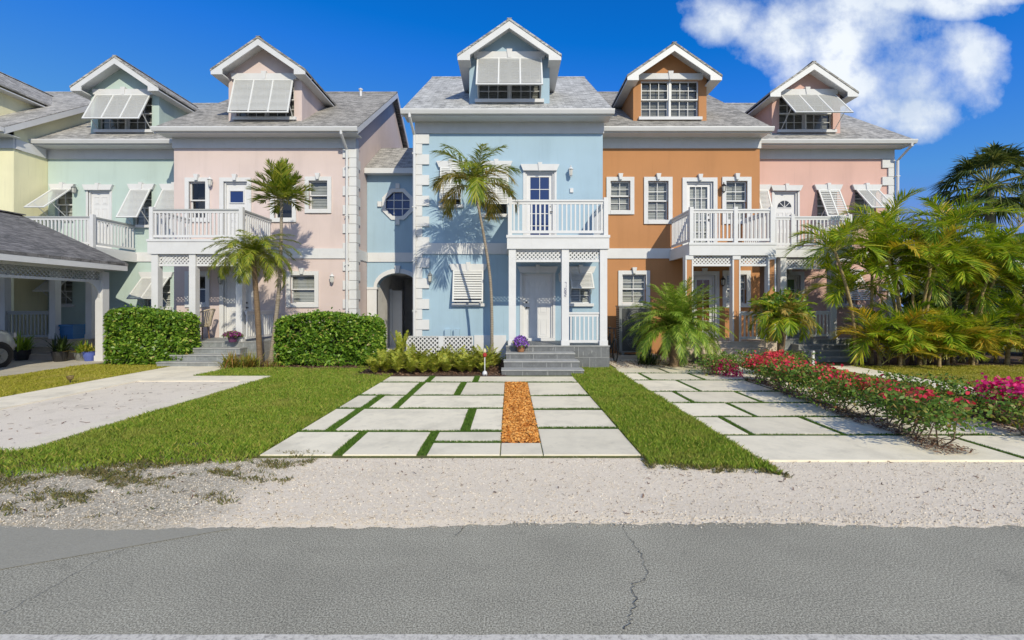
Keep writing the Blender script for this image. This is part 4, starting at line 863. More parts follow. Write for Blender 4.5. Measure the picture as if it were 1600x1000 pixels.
# --- rose pink house at the right
d = 16.1
s1, s2, s3, s4 = rect(1158, 1197, 298, 345, d), rect(1277, 1308, 298, 345, d), rect(1336, 1369, 298, 345, d), rect(1306, 1340, 430, 476, d)
z_ = rect(1209, 1246, 299, 390, d); ru = (z_[0], z_[1], 3.53, z_[3]); z_ = rect(1214, 1250, 430, 500, d); rd = (z_[0], z_[1], .62, z_[3])
s1 = (8.35, s1[1], s1[2], s1[3])
rh = house('rose_house', 'rose pink end townhouse behind the tall areca palms', 8.24, 13.54, d, PINKB, ROOFM, [s1, s2, s3, s4, ru, rd], ext=(.1, .3))
dormer(rh, 10.57, d, PINKB, ROOFM, 10.16, shut=(1.32, 41, 3))
window(rh, s1, d, 'lintel', shut=(1.05, 20, 2)); window(rh, s2, d, 'lintel', shut=(1.12, 25, 2, True, .075)); window(rh, s3, d, 'lintel', shut=(1.05, 42, 2)); window(rh, s4, d, 'lintel', shut=(1.1, 35, 2, True, .075))
door(rh, ru, d, 'lintel', 'fan', 1); door(rh, rd, d, 'band', 'french', 1, GLASSG)
balcony(rh, 8.30, 10.82, 14.4, d, zb=3.2, zd=3.52, zt=4.5, postx=(8.66, 10.25), lat=((8.76, 10.15),), sides=(False, True))
for o in list(rh.children):
    if o.name.startswith('balcony'): mb = MB(); mb.box(8.9, 9.01, 14.395, 14.505, 3.52, 4.56); mb.build('rail_post', WHITE, o)
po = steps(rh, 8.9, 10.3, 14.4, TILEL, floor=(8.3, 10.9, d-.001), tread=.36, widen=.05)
railing(po, 9.45, 10.15, .62, 1.50, axis='x', fixed=14.49)
quoins(rh, 13.54, 1, d); downspout(rh, 13.62, d-.02, d-OVH-.08, 13.7)
MB().box(8.42, 8.52, 14.6, 14.9, .62, 3.19).build('porch_panel', WHITE, rh)

# --- mint green house
g1, g2, g3, g4, g5 = rect(86, 113, 297, 342, d), rect(208, 237, 297, 352, d), rect(258, 290, 297, 352, d), rect(226, 266, 434, 480, d), rect(84, 113, 434, 476, d)
z_ = rect(138, 172, 298, 390, d); ru = (z_[0], z_[1], 3.53, z_[3])
gh = house('mint_house', 'mint green townhouse standing behind the carport', -16.35, -11.09, d, GREEN, ROOFM, [g1, g2, g3, g4, g5, ru], ext=(.05, .05))
dormer(gh, -13.75, d, GREEN, ROOFM, 10.36, shut=(1.18, 26, 3))
window(gh, g1, d, 'lintel', shut=(1.25, 48, 1)); window(gh, g2, d, 'lintel', shut=(1.25, 28, 1)); window(gh, g3, d, 'lintel', shut=(1.25, 28, 1)); window(gh, g4, d, 'lintel', shut=(1.0, 40, 2)); window(gh, g5, d, 'lintel', shut=(.8, 50, 1))
door(gh, ru, d, 'lintel', 'six', 1)
balcony(gh, -16.25, -13.2, 14.4, d, zb=3.2, zd=3.55, zt=4.5, postx=(-16.1, -14.5, -13.35), lat=((-16.0, -14.6), (-14.4, -13.45)), sides=(False, True), capmat=GREYW)
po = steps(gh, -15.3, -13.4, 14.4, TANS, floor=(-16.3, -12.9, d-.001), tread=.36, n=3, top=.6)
railing(po, -16.0, -14.6, .6, 1.5, axis='x', fixed=14.49, mat=GREYW)
lamp(gh, *W(121, 300, d), d, GREYM)
# --- yellow house
d = 15.0
yh = house('yellow_house', 'pale yellow townhouse at the left edge above the carport roof', -22.3, -16.36, d, YELLOW, ROOFM, [], ext=(.2, .25))
dormer(yh, -18.9, d, YELLOW, ROOFM, 10.3)
mb = MB(); mb.box(-16.56, -16.30, 15.02, 16.0, ZF, ZS-.03); mb.build('frieze_return', TRIM, yh)
# --- connecting wing with the arched passage
d = 16.2
ch_ = empty('passage_wing', (-3.9, d, 0), 'narrow blue wing with an octagonal window above an arched passage', 'wing')
xa, xb, zsp, zap = -4.74, -3.24, 2.30, 2.82; xc = (xa+xb)/2; N_ = 14
arc = [(xc-(xb-xa)/2*math.cos(math.pi*k/N_), zsp+(zap-zsp)*math.sin(math.pi*k/N_)) for k in range(N_+1)]
ox, oz, orr = -3.99, 5.27, .46
octp = [(ox+orr*math.cos(R(22.5+45*k)), oz+orr*math.sin(R(22.5+45*k))) for k in range(8)]
mb = MB(); X0, X1, ZT = -5.09, -2.6, 6.45
mb.face([(X0, d, 0), (xa, d, 0), (xa, d, zsp), (X0, d, zsp)]); mb.face([(xb, d, 0), (X1, d, 0), (X1, d, zsp), (xb, d, zsp)])
mb.face([(X0, d, zsp), (xa, d, zsp), (xa, d, 3.2), (X0, d, 3.2)]); mb.face([(xb, d, zsp), (X1, d, zsp), (X1, d, 3.2), (xb, d, 3.2)])
for k in range(N_): (a, b), (c, e) = arc[k], arc[k+1]; mb.face([(a, d, b), (c, d, e), (c, d, 3.2), (a, d, 3.2)]); mb.face([(a, d, b), (a, d+.3, b), (c, d+.3, e), (c, d, e)])
za, zb = oz-orr*math.sin(R(67.5)), oz+orr*math.sin(R(67.5)); l, r_ = ox-za*0-orr*math.cos(R(22.5)), ox+orr*math.cos(R(22.5)); m0, m1 = oz-orr*math.sin(R(22.5)), oz+orr*math.sin(R(22.5)); t0, t1 = ox-orr*math.cos(R(67.5)), ox+orr*math.cos(R(67.5))
mb.face([(X0, d, 3.2), (X1, d, 3.2), (X1, d, za), (X0, d, za)]); mb.face([(X0, d, zb), (X1, d, zb), (X1, d, ZT), (X0, d, ZT)])
mb.face([(X0, d, za), (l, d, za), (l, d, zb), (X0, d, zb)]); mb.face([(r_, d, za), (X1, d, za), (X1, d, zb), (r_, d, zb)])
for q in ([(l, za), (t0, za), (l, m0)], [(t1, za), (r_, za), (r_, m0)], [(r_, m1), (r_, zb), (t1, zb)], [(l, m1), (t0, zb), (l, zb)]): mb.face([(x, d, z) for x, z in q])
mb.build('wall', BLUE, ch_)
mb = MB(); P_ = concrete('passage_plaster', (.70, .68, .66)); yb = d+4.2
mb.face([(xa, d, 0), (xa, yb, 0), (xa, yb, zsp+.6), (xa, d, zsp+.6)]); mb.face([(xb, d, 0), (xb, d, zsp+.6), (xb, yb, zsp+.6), (xb, yb, 0)]); mb.face([(xa, yb, 0), (xb, yb, 0), (xb, yb, 3), (xa, yb, 3)]); mb.face([(xa, d+.3, 2.86), (xa, yb, 2.86), (xb, yb, 2.86), (xb, d+.3, 2.86)])
mb.face([(xa, d, .03), (xb, d, .03), (xb, yb, .03), (xa, yb, .03)]); mb.build('passage_wall', P_, ch_)
mb = MB(); mb.box(xa+.02, xa+.12, d+1.6, d+1.75, 0, 2.3); mb.box(xa+.02, xa+.5, d+1.65, d+1.72, 0, 2.25); mb.build('passage_door', WHITE, ch_)
mb = MB(); mb.box(-4.05, -3.75, yb-.05, yb-.01, 1.2, 2.3); mb.build('passage_window', GLASSD, ch_)
mb = MB()
for k in range(N_):
    (a, b), (c, e) = arc[k], arc[k+1]; o1 = lambda x, z: (xc+(x-xc)*1.14, zsp+(z-zsp)*1.27+.02)
    mb.prism([(a, b), (c, e), o1(c, e), o1(a, b)][::-1], d-.06, d+.001)
keystone(mb, xc, zap+.0, d, .26, .12, .2); mb.box(X0+.01, xa, d-.05, d+.1, 0, zsp-.06); mb.box(X0+.01, xa+.03, d-.07, d+.1, zsp-.059, zsp+.02); mb.build('arch_trim', TRIM, ch_)
MB().box(X0+.03, X1, d-.04, d+.02, ZB0, ZB1).build('belt_course', TRIM, ch_)
mb = MB(); rr = .60
for k in range(8):
    a0, a1 = R(22.5+45*k), R(67.5+45*k); i0 = lambda t, q: (ox+q*math.cos(t), oz+q*math.sin(t)); mb.prism([i0(a0, orr), i0(a1, orr), i0(a1, rr), i0(a0, rr)][::-1], d-.05, d+.02)
for t in (0, 90, 180, 270): x, z = ox+.64*math.cos(R(t)), oz+.64*math.sin(R(t)); mb.box(x-.07, x+.07, d-.075, d-.001, z-.09, z+.09)
ow = mb.build('octagon_window', TRIM, ch_)
mb = MB(); mb.face([(x, d+.05, z) for x, z in octp]); mb.build('pane', GLASSB, ow)
mb = MB()
for s in (-.15, .15): mb.box(ox+s-.014, ox+s+.014, d+.02, d+.048, oz-.42, oz+.42)
for s in (-.15, .15):
    for a, b in ((-.42, -.164), (-.136, .136), (.164, .42)): mb.box(ox+a, ox+b, d+.021, d+.047, oz+s-.014, oz+s+.014)
mb.build('muntin', WHITE, ow)
mb = MB(); ze = 6.50; yr = d+1.75; ye = d-.28; L = math.hypot(2.03, 2.03*.68)
mb.face([(X0, ye, ze), (X1, ye, ze), (X1, yr, ze+.68*2.03), (X0, yr, ze+.68*2.03)], 0, [(X0, 0), (X1, 0), (X1, L), (X0, L)]); mb.face([(X0, yr, ze+.68*2.03), (X1, yr, ze+.68*2.03), (X1, yr+2, ze), (X0, yr+2, ze)], 0, [(X0, L), (X1, L), (X1, 0), (X0, 0)])
mb.face([(X0, ye, ze-.06), (X1, ye, ze-.06), (X1, ye, ze), (X0, ye, ze)]); mb.build('roof', ROOFM, ch_)
mb = MB(); mb.box(X0+.005, X1, ye-.05, ye-.002, ze-.21, ze-.03); mb.box(X0+.005, X1, ye, d-.001, ze-.20, ze-.17); mb.build('gutter', WHITE, ch_)

# ------------------------------------------------------------------ vegetation builders
def leaflets(P, D, S_, L, Wd, droop):
    """two-segment leaflets: P base (n,3), D direction, S_ width direction"""
    n = len(P); L = np.asarray(L)[:, None]; Wd = np.asarray(Wd)[:, None]/2; dr = np.asarray(droop)[:, None]; dn = np.array([[0, 0, -1.0]])
    m = P+D*L*.5+dn*L*dr*.14; t = P+D*L+dn*L*dr*.55
    V = np.stack([P-S_*Wd*.5, P+S_*Wd*.5, m+S_*Wd, m-S_*Wd, t+S_*Wd*.12, t-S_*Wd*.12], 1).reshape(-1, 3)
    b = np.arange(n)[:, None]*6
    return V, np.concatenate([b+np.array([[0, 1, 2, 3]]), b+np.array([[3, 2, 4, 5]])])
class Fol:
    def __init__(s): s.V = []; s.F = []; s.n = 0; s.m = []
    def add(s, V, Fc, m=0): s.V.append(V); s.F.append(Fc+s.n); s.n += len(V); s.m.append(np.full(len(Fc), m))
    def build(s, name, mats, parent): return npmesh(name, np.concatenate(s.V), np.concatenate(s.F), mats, parent, np.concatenate(s.m))
def frond(fol, stem_mb, c, az, el, L, bend, nl, ll, lw, m=0, spread=60, droop=.5, vee=.2, start=.12, stem=.012, jitter=.12, twist=0):
    K = 22; pts = [np.array(c, float)]; tg = []
    for k in range(K):
        t = k/K; e = el-bend*(t**1.15)*1.0; a = az+twist*t
        T = np.array([math.cos(a)*math.cos(e), math.sin(a)*math.cos(e), math.sin(e)]); tg.append(T); pts.append(pts[-1]+T*L/K)
    tg.append(tg[-1]); pts = np.array(pts); tg = np.array(tg)
    ts = np.linspace(start, 1, nl); ix = ts*K; i0 = np.minimum(ix.astype(int), K-1); fr_ = (ix-i0)[:, None]
    P = pts[i0]*(1-fr_)+pts[i0+1]*fr_; T = norm(tg[i0]*(1-fr_)+tg[np.minimum(i0+1, K)]*fr_)
    sd_ = np.cross(T, [0, 0, 1.0]); sd_ = norm(sd_); upv = norm(np.cross(sd_, T))
    prof = np.sin(np.pi*(.14+.80*((ts-start)/(1-start))))**.7
    for s in (-1, 1):
        ang = R(spread)*(1-.55*ts)+rng.normal(0, jitter, nl)
        D = norm(T*np.cos(ang)[:, None]+s*sd_*np.sin(ang)[:, None]+upv*(vee+rng.normal(0, .12, nl))[:, None])
        Wv = norm(np.cross(D, upv)+rng.normal(0, .25, (nl, 3)))
        V, Fc = leaflets(P, D, Wv, ll*prof*rng.uniform(.8, 1.12, nl), lw*rng.uniform(.8, 1.2, nl), droop*rng.uniform(.6, 1.4, nl)); fol.add(V, Fc, m)
    if stem_mb is not None: stem_mb.tube(pts[::3], list(np.linspace(stem, stem*.3, len(pts[::3]))), 5, 0, False)
def trunk(par, pts, r0, r1, mat, name='trunk', n=10, seg=18):
    P = [Vector(p) for p in pts]; out = []
    for k in range(seg+1):                                        # Catmull-Rom through the points
        t = k/seg*(len(P)-1); i = min(int(t), len(P)-2); u_ = t-i; p0, p1, p2, p3 = P[max(i-1, 0)], P[i], P[i+1], P[min(i+2, len(P)-1)]
        out.append(.5*((2*p1)+(p2-p0)*u_+(2*p0-5*p1+4*p2-p3)*u_*u_+(3*p1-p0-3*p2+p3)*u_**3))
    rad = [(r0+(r1-r0)*k/seg)*(1+.05*(k % 2))*(1+.5*max(0, 1-k/2.5)) for k in range(seg+1)]
    return MB().tube(out, rad, n).build(name, mat, par, True)
def palm(name, label, base, top, r0, r1, bark, fronds, mats, stemmat=CROWNS, mid=(0, 0), group=None, cat='palm tree'):
    h = empty(name, (base[0], base[1], 0), label, cat, group)
    m = ((base[0]+top[0])/2+mid[0], (base[1]+top[1])/2+mid[1], top[2]*.5)
    trunk(h, [(base[0], base[1], -.02), m, top], r0, r1, bark)
    fol = Fol(); sm = MB()
    for f in fronds: frond(fol, sm, top, **f)
    cr_ = fol.build('crown', mats, h); sm.build('frond_stems', stemmat, cr_, True)
    return h
U = random.uniform
# blue house palm (ragged, part yellow)
fr_ = []
for k in range(18):
    az = k*2.399+.4; lvl = k/17
    fr_.append(dict(az=az, el=R(86-66*lvl+U(-6, 6)), L=U(1.35, 1.6)*(1-.10*lvl), bend=R(72+68*lvl), nl=48, ll=.50, lw=.027, m=(0 if lvl < .5 else random.choice((0, 1, 1, 1))), spread=54, droop=.62, vee=.1, stem=.016, twist=U(-.4, .4)))
palm('coconut_palm', 'slender leaning palm with yellowing fronds in front of the blue house', (-.49, 12.2), (-.93, 12.0, 4.78), .045, .03, BARKG, fr_, [PALMP, PALMY], mid=(.18, 0))
# pink house tall palm
fr_ = []
for k in range(36):
    az = k*2.399; lvl = k/35
    fr_.append(dict(az=az, el=R(89-84*lvl+U(-6, 6)), L=U(.85, 1.05)*(1.05-.32*lvl), bend=R(6+52*lvl), nl=38, ll=.40, lw=.030, m=0, spread=44, droop=.15, vee=.25, stem=.012, jitter=.25))
palm('bushy_palm', 'thin palm with a dense spiky crown against the pink wall', (-6.72, 12.75), (-6.45, 12.85, 4.68), .065, .035, BARKG, fr_, [PALMP], mid=(.10, 0))
fr_ = []
for k in range(46):
    az = k*2.399; lvl = k/45
    fr_.append(dict(az=az, el=R(76-66*lvl+U(-8, 8)), L=U(1.1, 1.45), bend=R(85+50*lvl), nl=60, ll=.27, lw=.0155, m=0, spread=62, droop=.45, vee=.1, stem=.009, twist=U(-.4, .4)))
palm('pygmy_date_palm', 'arching pygmy date palm with a brown trunk by the pink porch', (-6.78, 12.35), (-7.0, 12.4, 2.98), .075, .062, BARKB, fr_, [PALMP], mid=(.02, 0))
fr_ = []
for k in range(130):
    az = k*2.399; lvl = k/129
    fr_.append(dict(az=az, el=R(86-78*lvl+U(-8, 8)), L=U(1.25, 1.7), bend=R(48+60*lvl), nl=64, ll=.28, lw=.0145, m=0, spread=62, droop=.5, vee=.1, stem=.008, twist=U(-.5, .5)))
palm('shaggy_date_palm', 'low shaggy date palm fountain in front of the orange house', (4.50, 12.45), (4.55, 12.4, 1.0), .15, .12, BARKB, fr_, [PALML])
# areca clumps on the right
def areca(label, x, y, canes, hgt, gold=0.15, spreadr=.35, fl=1.5, lean=(0, 0), nf=7, low=0):
    gold *= .45; nf += 4; low = int(low*1.5)
    h = empty('areca_palm', (x, y, 0), label, 'palm tree', 'areca palms by the rose pink house')
    fol = Fol(); sm = MB()
    for c in range(canes):
        a = c*2.399; bx, by = x+math.cos(a)*spreadr*.5, y+math.sin(a)*spreadr*.4; hh = hgt*U(.6, 1.0) if canes > 1 else hgt
        tx, ty = bx+math.cos(a)*spreadr*hh*.28+lean[0], by+math.sin(a)*spreadr*hh*.2+lean[1]
        trunk(h, [(bx, by, -.02), ((bx*1.6+tx*.4)/2, (by*1.6+ty*.4)/2, hh*.5), (tx, ty, hh)], .042, .034, BARKT, 'cane', 7, 12)
        for k in range(nf):
            az = k*2.399+c; lvl = k/max(1, nf-1)
            frond(fol, sm, (tx, ty, hh), az=az, el=R(82-55*lvl+U(-6, 6)), L=U(.8, 1.1)*fl, bend=R(70+45*lvl), nl=48, ll=.52, lw=.026, m=(1 if random.random() < gold else 0), spread=50, droop=.35, vee=.3, stem=.014, twist=U(-.4, .4))
    for k in range(low):
        az = k*2.399+.5; frond(fol, sm, (x+U(-.4, .4), y+U(-.3, .2), U(.1, .5)), az=az, el=R(U(45, 80)), L=U(1.0, 1.5), bend=R(U(70, 110)), nl=36, ll=.42, lw=.028, m=(1 if random.random() < gold+.35 else 0), spread=55, droop=.4, vee=.2, stem=.012)
    cr_ = fol.build('crown', [ARECA, ARECAY], h); sm.build('frond_stems', CROWNS, cr_, True)
areca('single slim areca palm leaning over the rose pink porch', 9.45, 12.5, 1, 3.15, .05, .1, 1.35, (-.65, 0), 9)
areca('slim areca palm with a bent cane at the rose house corner', 10.1, 12.9, 2, 2.7, .1, .3, 1.2, (-.2, 0), 7)
areca('tallest areca clump in the middle of the palm group', 11.2, 12.7, 7, 3.75, .12, .55, 1.6, (0, 0), 8, 4)
areca('spreading areca clump right of the tallest one', 12.9, 13.0, 6, 3.45, .25, .6, 1.6, (.2, 0), 8, 5)
areca('low golden areca clump arching over the lawn edge', 10.2, 12.2, 2, 1.0, .55, .5, 1.1, (0, 0), 6, 16)
areca('low areca clump with yellow fronds behind the right lawn', 12.3, 12.4, 2, 1.0, .4, .6, 1.1, (0, 0), 6, 14)
areca('areca palm with leaning bare canes at the right edge', 13.9, 13.0, 4, 3.3, .35, .6, 1.4, (.5, 0), 7, 8)
areca('golden areca shoots at the foot of the tallest clump', 11.3, 12.2, 1, .8, .6, .4, 1.0, (0, 0), 6, 14)
areca('bushy young areca at the far right lawn corner', 14.6, 12.6, 2, 1.3, .3, .5, 1.2, (0, 0), 7, 8)
# distant fan palm
def fanpalm(label, x, y, zc, rad, n=34):
    h = empty('fan_palm', (x, y, 0), label, 'palm tree'); trunk(h, [(x, y, 0), (x+.1, y, zc*.5), (x, y, zc)], .28, .2, BARKG)
    fol = Fol(); sm = MB()
    for k in range(n):
        az = k*2.399; el = R(82-125*k/n+U(-6, 6)); L = rad*U(.48, .62); ax = np.array([math.cos(az)*math.cos(el), math.sin(az)*math.cos(el), math.sin(el)]); c0 = np.array([x, y, zc]); tip = c0+ax*L
        sm.tube([c0, c0+ax*L*.5+np.array([0, 0, .05]), tip], .03, 5, 0, False)
        sdv = norm(np.cross(ax, [0, 0, 1.0])); up = np.cross(sdv, ax); ns = 40; t = np.linspace(-1.5, 1.5, ns)+rng.normal(0, .03, ns)
        D = norm(ax[None]*np.cos(t)[:, None]+sdv[None]*np.sin(t)[:, None]+up[None]*.15); Wv = norm(np.cross(D, up[None]))
        V, Fc = leaflets(np.repeat(tip[None], ns, 0), D, Wv, rad*.50*(.7+.3*np.cos(t))*rng.uniform(.85, 1.1, ns), np.full(ns, .085), rng.uniform(.7, 1.5, ns)); fol.add(V, Fc)
    cr_ = fol.build('crown', FANP, h); sm.build('frond_stems', CROWNS, cr_, True)
fanpalm('tall dark fan palm rising behind the areca palms', 31.6, 30, 9.5, 3.3, 52)
def leafcloud(n, samp, size, aspect=.5, updir=.4, outdir=None):
    P = samp(n); n = len(P); D = norm(rng.normal(0, 1, (n, 3))+np.array([0, 0, updir])); S_ = norm(np.cross(D, rng.normal(0, 1, (n, 3)))); L = size*rng.uniform(.7, 1.3, n); Wv = L*aspect
    return leaflets(P, D, S_, L, Wv, np.full(n, .3))
def hedge(label, x0, x1, y0, y1, hgt, n):
    h = empty('hedge', ((x0+x1)/2, (y0+y1)/2, 0), label, 'hedge', 'clipped hedges in front of the pink house')
    def samp(n):
        u_ = rng.random(n); X = rng.uniform(x0, x1, n); Y = rng.uniform(y0, y1, n); Z = rng.uniform(.06, hgt, n)
        f = rng.choice(5, n, p=[.42, .28, .12, .12, .06]); dpt = np.abs(rng.normal(0, .09, n))-.05-.05*(rng.random(n) < .06)
        Y = np.where(f == 0, y0+dpt, Y); Z = np.where(f == 1, hgt-dpt, Z); X = np.where(f == 2, x0+dpt, X); X = np.where(f == 3, x1-dpt, X); Y = np.where(f == 4, y1-dpt, Y)
        bump = .06*np.sin(X*4+Z*3)+.05*np.sin(X*9+2)*np.sin(Z*7)+.04*np.sin(Z*11+X*3)+.05*np.sin(X*17+Z*2)*np.sin(Z*15)
        Y = np.where(f == 0, Y+bump, Y); Z = np.where(f == 1, Z+bump*.8, Z); rc = .16
        cx = np.clip(X, x0+rc, x1-rc); cz = np.minimum(Z, hgt-rc); k = np.hypot(X-cx, Z-cz); sc_ = np.where(k > rc, rc/np.maximum(k, 1e-6), 1); X = cx+(X-cx)*sc_; Z = np.where(Z > hgt-rc, cz+(Z-cz)*sc_, Z)
        ctr = (y0+y1)/2; ry = (y1-y0)/2; rx = .30
        ex = np.maximum(np.abs(X-(x0+x1)/2)-((x1-x0)/2-rx), 0)/rx; lim = ry*np.sqrt(np.clip(1-ex**2*.75, .05, 1)); Y = np.clip(Y, ctr-lim-.10, ctr+lim+.10)
        Z = Z*(1-.10*np.clip(ex, 0, 1)**2)+.05*np.sin(X*2.3+1)*Z
        sh = rng.random(n) < .025; Z = np.where(sh & (f == 1), Z+rng.uniform(.03, .14, n), Z)
        gap = (np.sin(X*7.3+np.sin(Z*6)*1.5)*np.sin(Z*8.1+X*2.2) > .62) & (rng.random(len(X)) < .7)
        P = np.stack([X, Y, Z], 1); return P[~gap]
    V, Fc = leafcloud(n, samp, .085, .55); npmesh('foliage', V, Fc, HEDGE, h)
    mb = MB(); mb.box(x0+.3, x1-.3, y0+.2, y1-.2, .2, hgt-.2)  # dark box among the stems paints the shade inside the hedge
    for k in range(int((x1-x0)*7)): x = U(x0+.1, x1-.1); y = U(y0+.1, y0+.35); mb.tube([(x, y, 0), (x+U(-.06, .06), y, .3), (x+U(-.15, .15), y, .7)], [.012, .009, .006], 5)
    mb.build('branches_and_core', plain('hedge_shade_wood', (.03, .035, .014), .9), h)
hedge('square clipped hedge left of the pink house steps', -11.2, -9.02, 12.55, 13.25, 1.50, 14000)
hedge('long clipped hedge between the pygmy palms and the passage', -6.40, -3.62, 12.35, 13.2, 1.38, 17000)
def tuft(name, label, cat, x, y, n, L, mat, group=None, wid=.03, el=(35, 85), droop=1.0, z=.02, spread=.12):
    """strap-leaved clump"""
    P = np.stack([x+rng.normal(0, spread, n), y+rng.normal(0, spread, n), np.full(n, z)], 1); az = rng.uniform(0, 2*np.pi, n); e = np.radians(rng.uniform(*el, n))
    D = np.stack([np.cos(az)*np.cos(e), np.sin(az)*np.cos(e), np.sin(e)], 1); S_ = norm(np.cross(D, [0, 0, 1.0])); V, Fc = leaflets(P, D, S_, L*rng.uniform(.6, 1.1, n), wid*rng.uniform(.7, 1.2, n), droop*rng.uniform(.3, .9, n))
    return tag(npmesh(name, V, Fc, mat), label, cat, group)
# fern bed
for k in range(30):
    row_ = k % 3; x = -3.35+(k//3)*.30+U(-.08, .08)+row_*.1; y = 11.15+row_*.5+U(-.1, .1); L = U(.44, .72)*(1.05 if row_ else .85)
    if x > -.35: continue
    h = empty('fern', (x, y, .02), 'yellow green fern in the planting bed beneath the white lattice screen', 'fern', 'ferns below the lattice screen')
    fol = Fol(); sm = MB()
    for q in range(11): frond(fol, sm, (x, y, .03), az=q*2.399, el=R(U(48, 86)), L=L*U(.8, 1.1), bend=R(U(25, 75)), nl=22, ll=.12, lw=.026, m=0, spread=72, droop=.25, vee=.1, stem=.005)
    cr_ = fol.build('fronds', FERN, h); sm.build('stalks', CROWNS, cr_)
fol = Fol(); x, y = -3.05, 12.6; h = empty('fern', (x, y, .02), 'tall upright fern at the left end of the bed by the passage', 'fern'); sm = MB()
for q in range(7): frond(fol, sm, (x, y, .03), az=q*2.4, el=R(U(76, 88)), L=U(.8, 1.02), bend=R(20), nl=24, ll=.15, lw=.045, m=0, spread=70, droop=.2, stem=.006)
cr_ = fol.build('fronds', FERN, h); sm.build('stalks', CROWNS, cr_)
for k, (x, lb) in enumerate([(-7.35, 'rusty strap leaved clump beside the pink steps'), (-6.95, 'yellow green clump right of the rusty one by the pink steps')]): tuft('strap_plant', lb, 'plant', x, 11.95+k*.15, 170, .62, RUSTY, None, .028)
tuft('dry_tuft', 'small dry straw tuft at the foot of the brown palm trunk', 'plant', -6.35, 12.1, 60, .42, RUSTY, None, .014)
tuft('edging_plant', 'straggly dark plant beside the blue porch wall', 'plant', -.45, 12.9, 60, .4, CROTON, None, .03)
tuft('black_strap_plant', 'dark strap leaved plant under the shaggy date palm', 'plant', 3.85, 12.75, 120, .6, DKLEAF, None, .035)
# leafy tree with russet new growth by the orange porch
def shrub(name, label, cat, x, y, z0, z1, rad, n, mat, size=.12, stems=4, barkm_=TWIG, asp=.42, clumps=9, group=None, tr=.02):
    h = empty(name, (x, y, 0), label, cat, group); C0 = []; mb = MB()
    for k in range(clumps): a = k*2.399; q = math.sqrt((k+.5)/clumps)*rad*.8; C0.append((x+math.cos(a)*q, y+math.sin(a)*q*.8, z0+(z1-z0)*(.25+.6*random.random())))
    for k in range(stems):
        c = C0[k % len(C0)]; mb.tube([(x+U(-.05, .05), y+U(-.05, .05), 0), (x+(c[0]-x)*.3, y+(c[1]-y)*.3, c[2]*.55), c], [tr*1.3, tr, tr*.4], 6)
    mb.build('stems', barkm_, h)
    C0 = np.array(C0)
    def samp(n):
        c = C0[rng.integers(0, len(C0), n)]; return c+norm(rng.normal(0, 1, (n, 3)))*(rng.random((n, 1))**.5)*np.array([rad*.40, rad*.40, (z1-z0)*.22])
    V, Fc = leafcloud(n, samp, size, asp); npmesh('foliage', V, Fc, mat, h); return h
shrub('croton_bush', 'thin leafy bush with russet tips behind the young palm', 'bush', 7.45, 12.5, .85, 2.2, .75, 1000, CROTON, .17, 7, BARKB, .34, 16, None, .022)
fr_ = []
for k in range(22):
    az = k*2.399; lvl = k/21
    fr_.append(dict(az=az, el=R(80-70*lvl+U(-8, 8)), L=U(.85, 1.15), bend=R(75+60*lvl), nl=40, ll=.30, lw=.026, m=(1 if random.random() < .15 else 0), spread=55, droop=.45, vee=.15, stem=.010, twist=U(-.4, .4)))
palm('young_palm', 'young feathery palm with a brown trunk before the white porch rails', (7.15, 12.1), (7.25, 12.1, 1.30), .085, .07, BARKB, fr_, [ARECA, PALMY])
shrub('low_bush', 'small green bush with a few pink blossoms at the foot of the tan steps', 'bush', 5.55, 11.45, .0, .55, .38, 700, BOUGL, .07)
# bougainvillea
def bougain(label, pts, rad, hgt, nl, nf, fmat, fl_pts, group=None, stems=3):
    """row of woody stems with leaves held high and blossom clusters"""
    P0 = np.array(pts, float); c = P0.mean(0); h = empty('bougainvillea', (c[0], c[1], 0), label, 'flowering shrub', group); mb = MB(); tips = []
    for (x, y) in pts:
        for s in range(stems):
            a = U(0, 6.28); r_ = U(.1, rad); tx, ty, tz = x+math.cos(a)*r_, y+math.sin(a)*r_*1.2, hgt*U(.55, .95)
            m1 = (x+(tx-x)*.5+U(-.08, .08), y+(ty-y)*.5+U(-.08, .08), tz*U(.3, .6)); mb.tube([(x+U(-.04, .04), y+U(-.04, .04), 0), m1, (tx, ty, tz)], [.011, .008, .004], 5); tips.append((tx, ty, tz))
            for _ in range(3): e = (m1[0]+U(-.25, .25), m1[1]+U(-.25, .25), m1[2]+U(-.02, .28)); mb.tube([m1, ((m1[0]+e[0])/2, (m1[1]+e[1])/2, (m1[2]+e[2])/2+U(-.04, .04)), e], [.006, .005, .003], 4)
    mb.build('stems', TWIG, h); T = np.array(tips)
    def samp(n):
        t = T[rng.integers(0, len(T), n)]; q = t+rng.normal(0, 1, (n, 3))*np.array([.15, .15, .085]); q[:, 2] = np.clip(q[:, 2], .06, hgt*1.08); return q
    V, Fc = leafcloud(nl, samp, .05, .6); npmesh('foliage', V, Fc, BOUGL, h)
    if nf:
        Q = np.array(fl_pts)
        def samp2(n): return Q[rng.integers(0, len(Q), n)]+rng.normal(0, 1, (n, 3))*np.array([.085, .085, .05])
        V, Fc = leafcloud(nf, samp2, .05, .85); npmesh('blossoms', V, Fc, fmat, h)
row_pts = [(4.98+(y-5.1)*.085+U(-.08, .08), y) for y in np.arange(5.35, 9.9, .28)]
fl = []
for _ in range(60): y = 8.0+random.random()**.8*2.0; fl.append((5.02+(y-5.1)*.085+U(-.35, .4), y, U(.40, .58)))
for _ in range(34): y = U(5.4, 8.4); fl.append((5.1+(y-5.1)*.085+U(-.2, .4), y, U(.48, .57)))
bougain('long bougainvillea row with red pink blossoms along the orange house driveway', row_pts, .40, .54, 10500, 1500, BOUGF, fl)
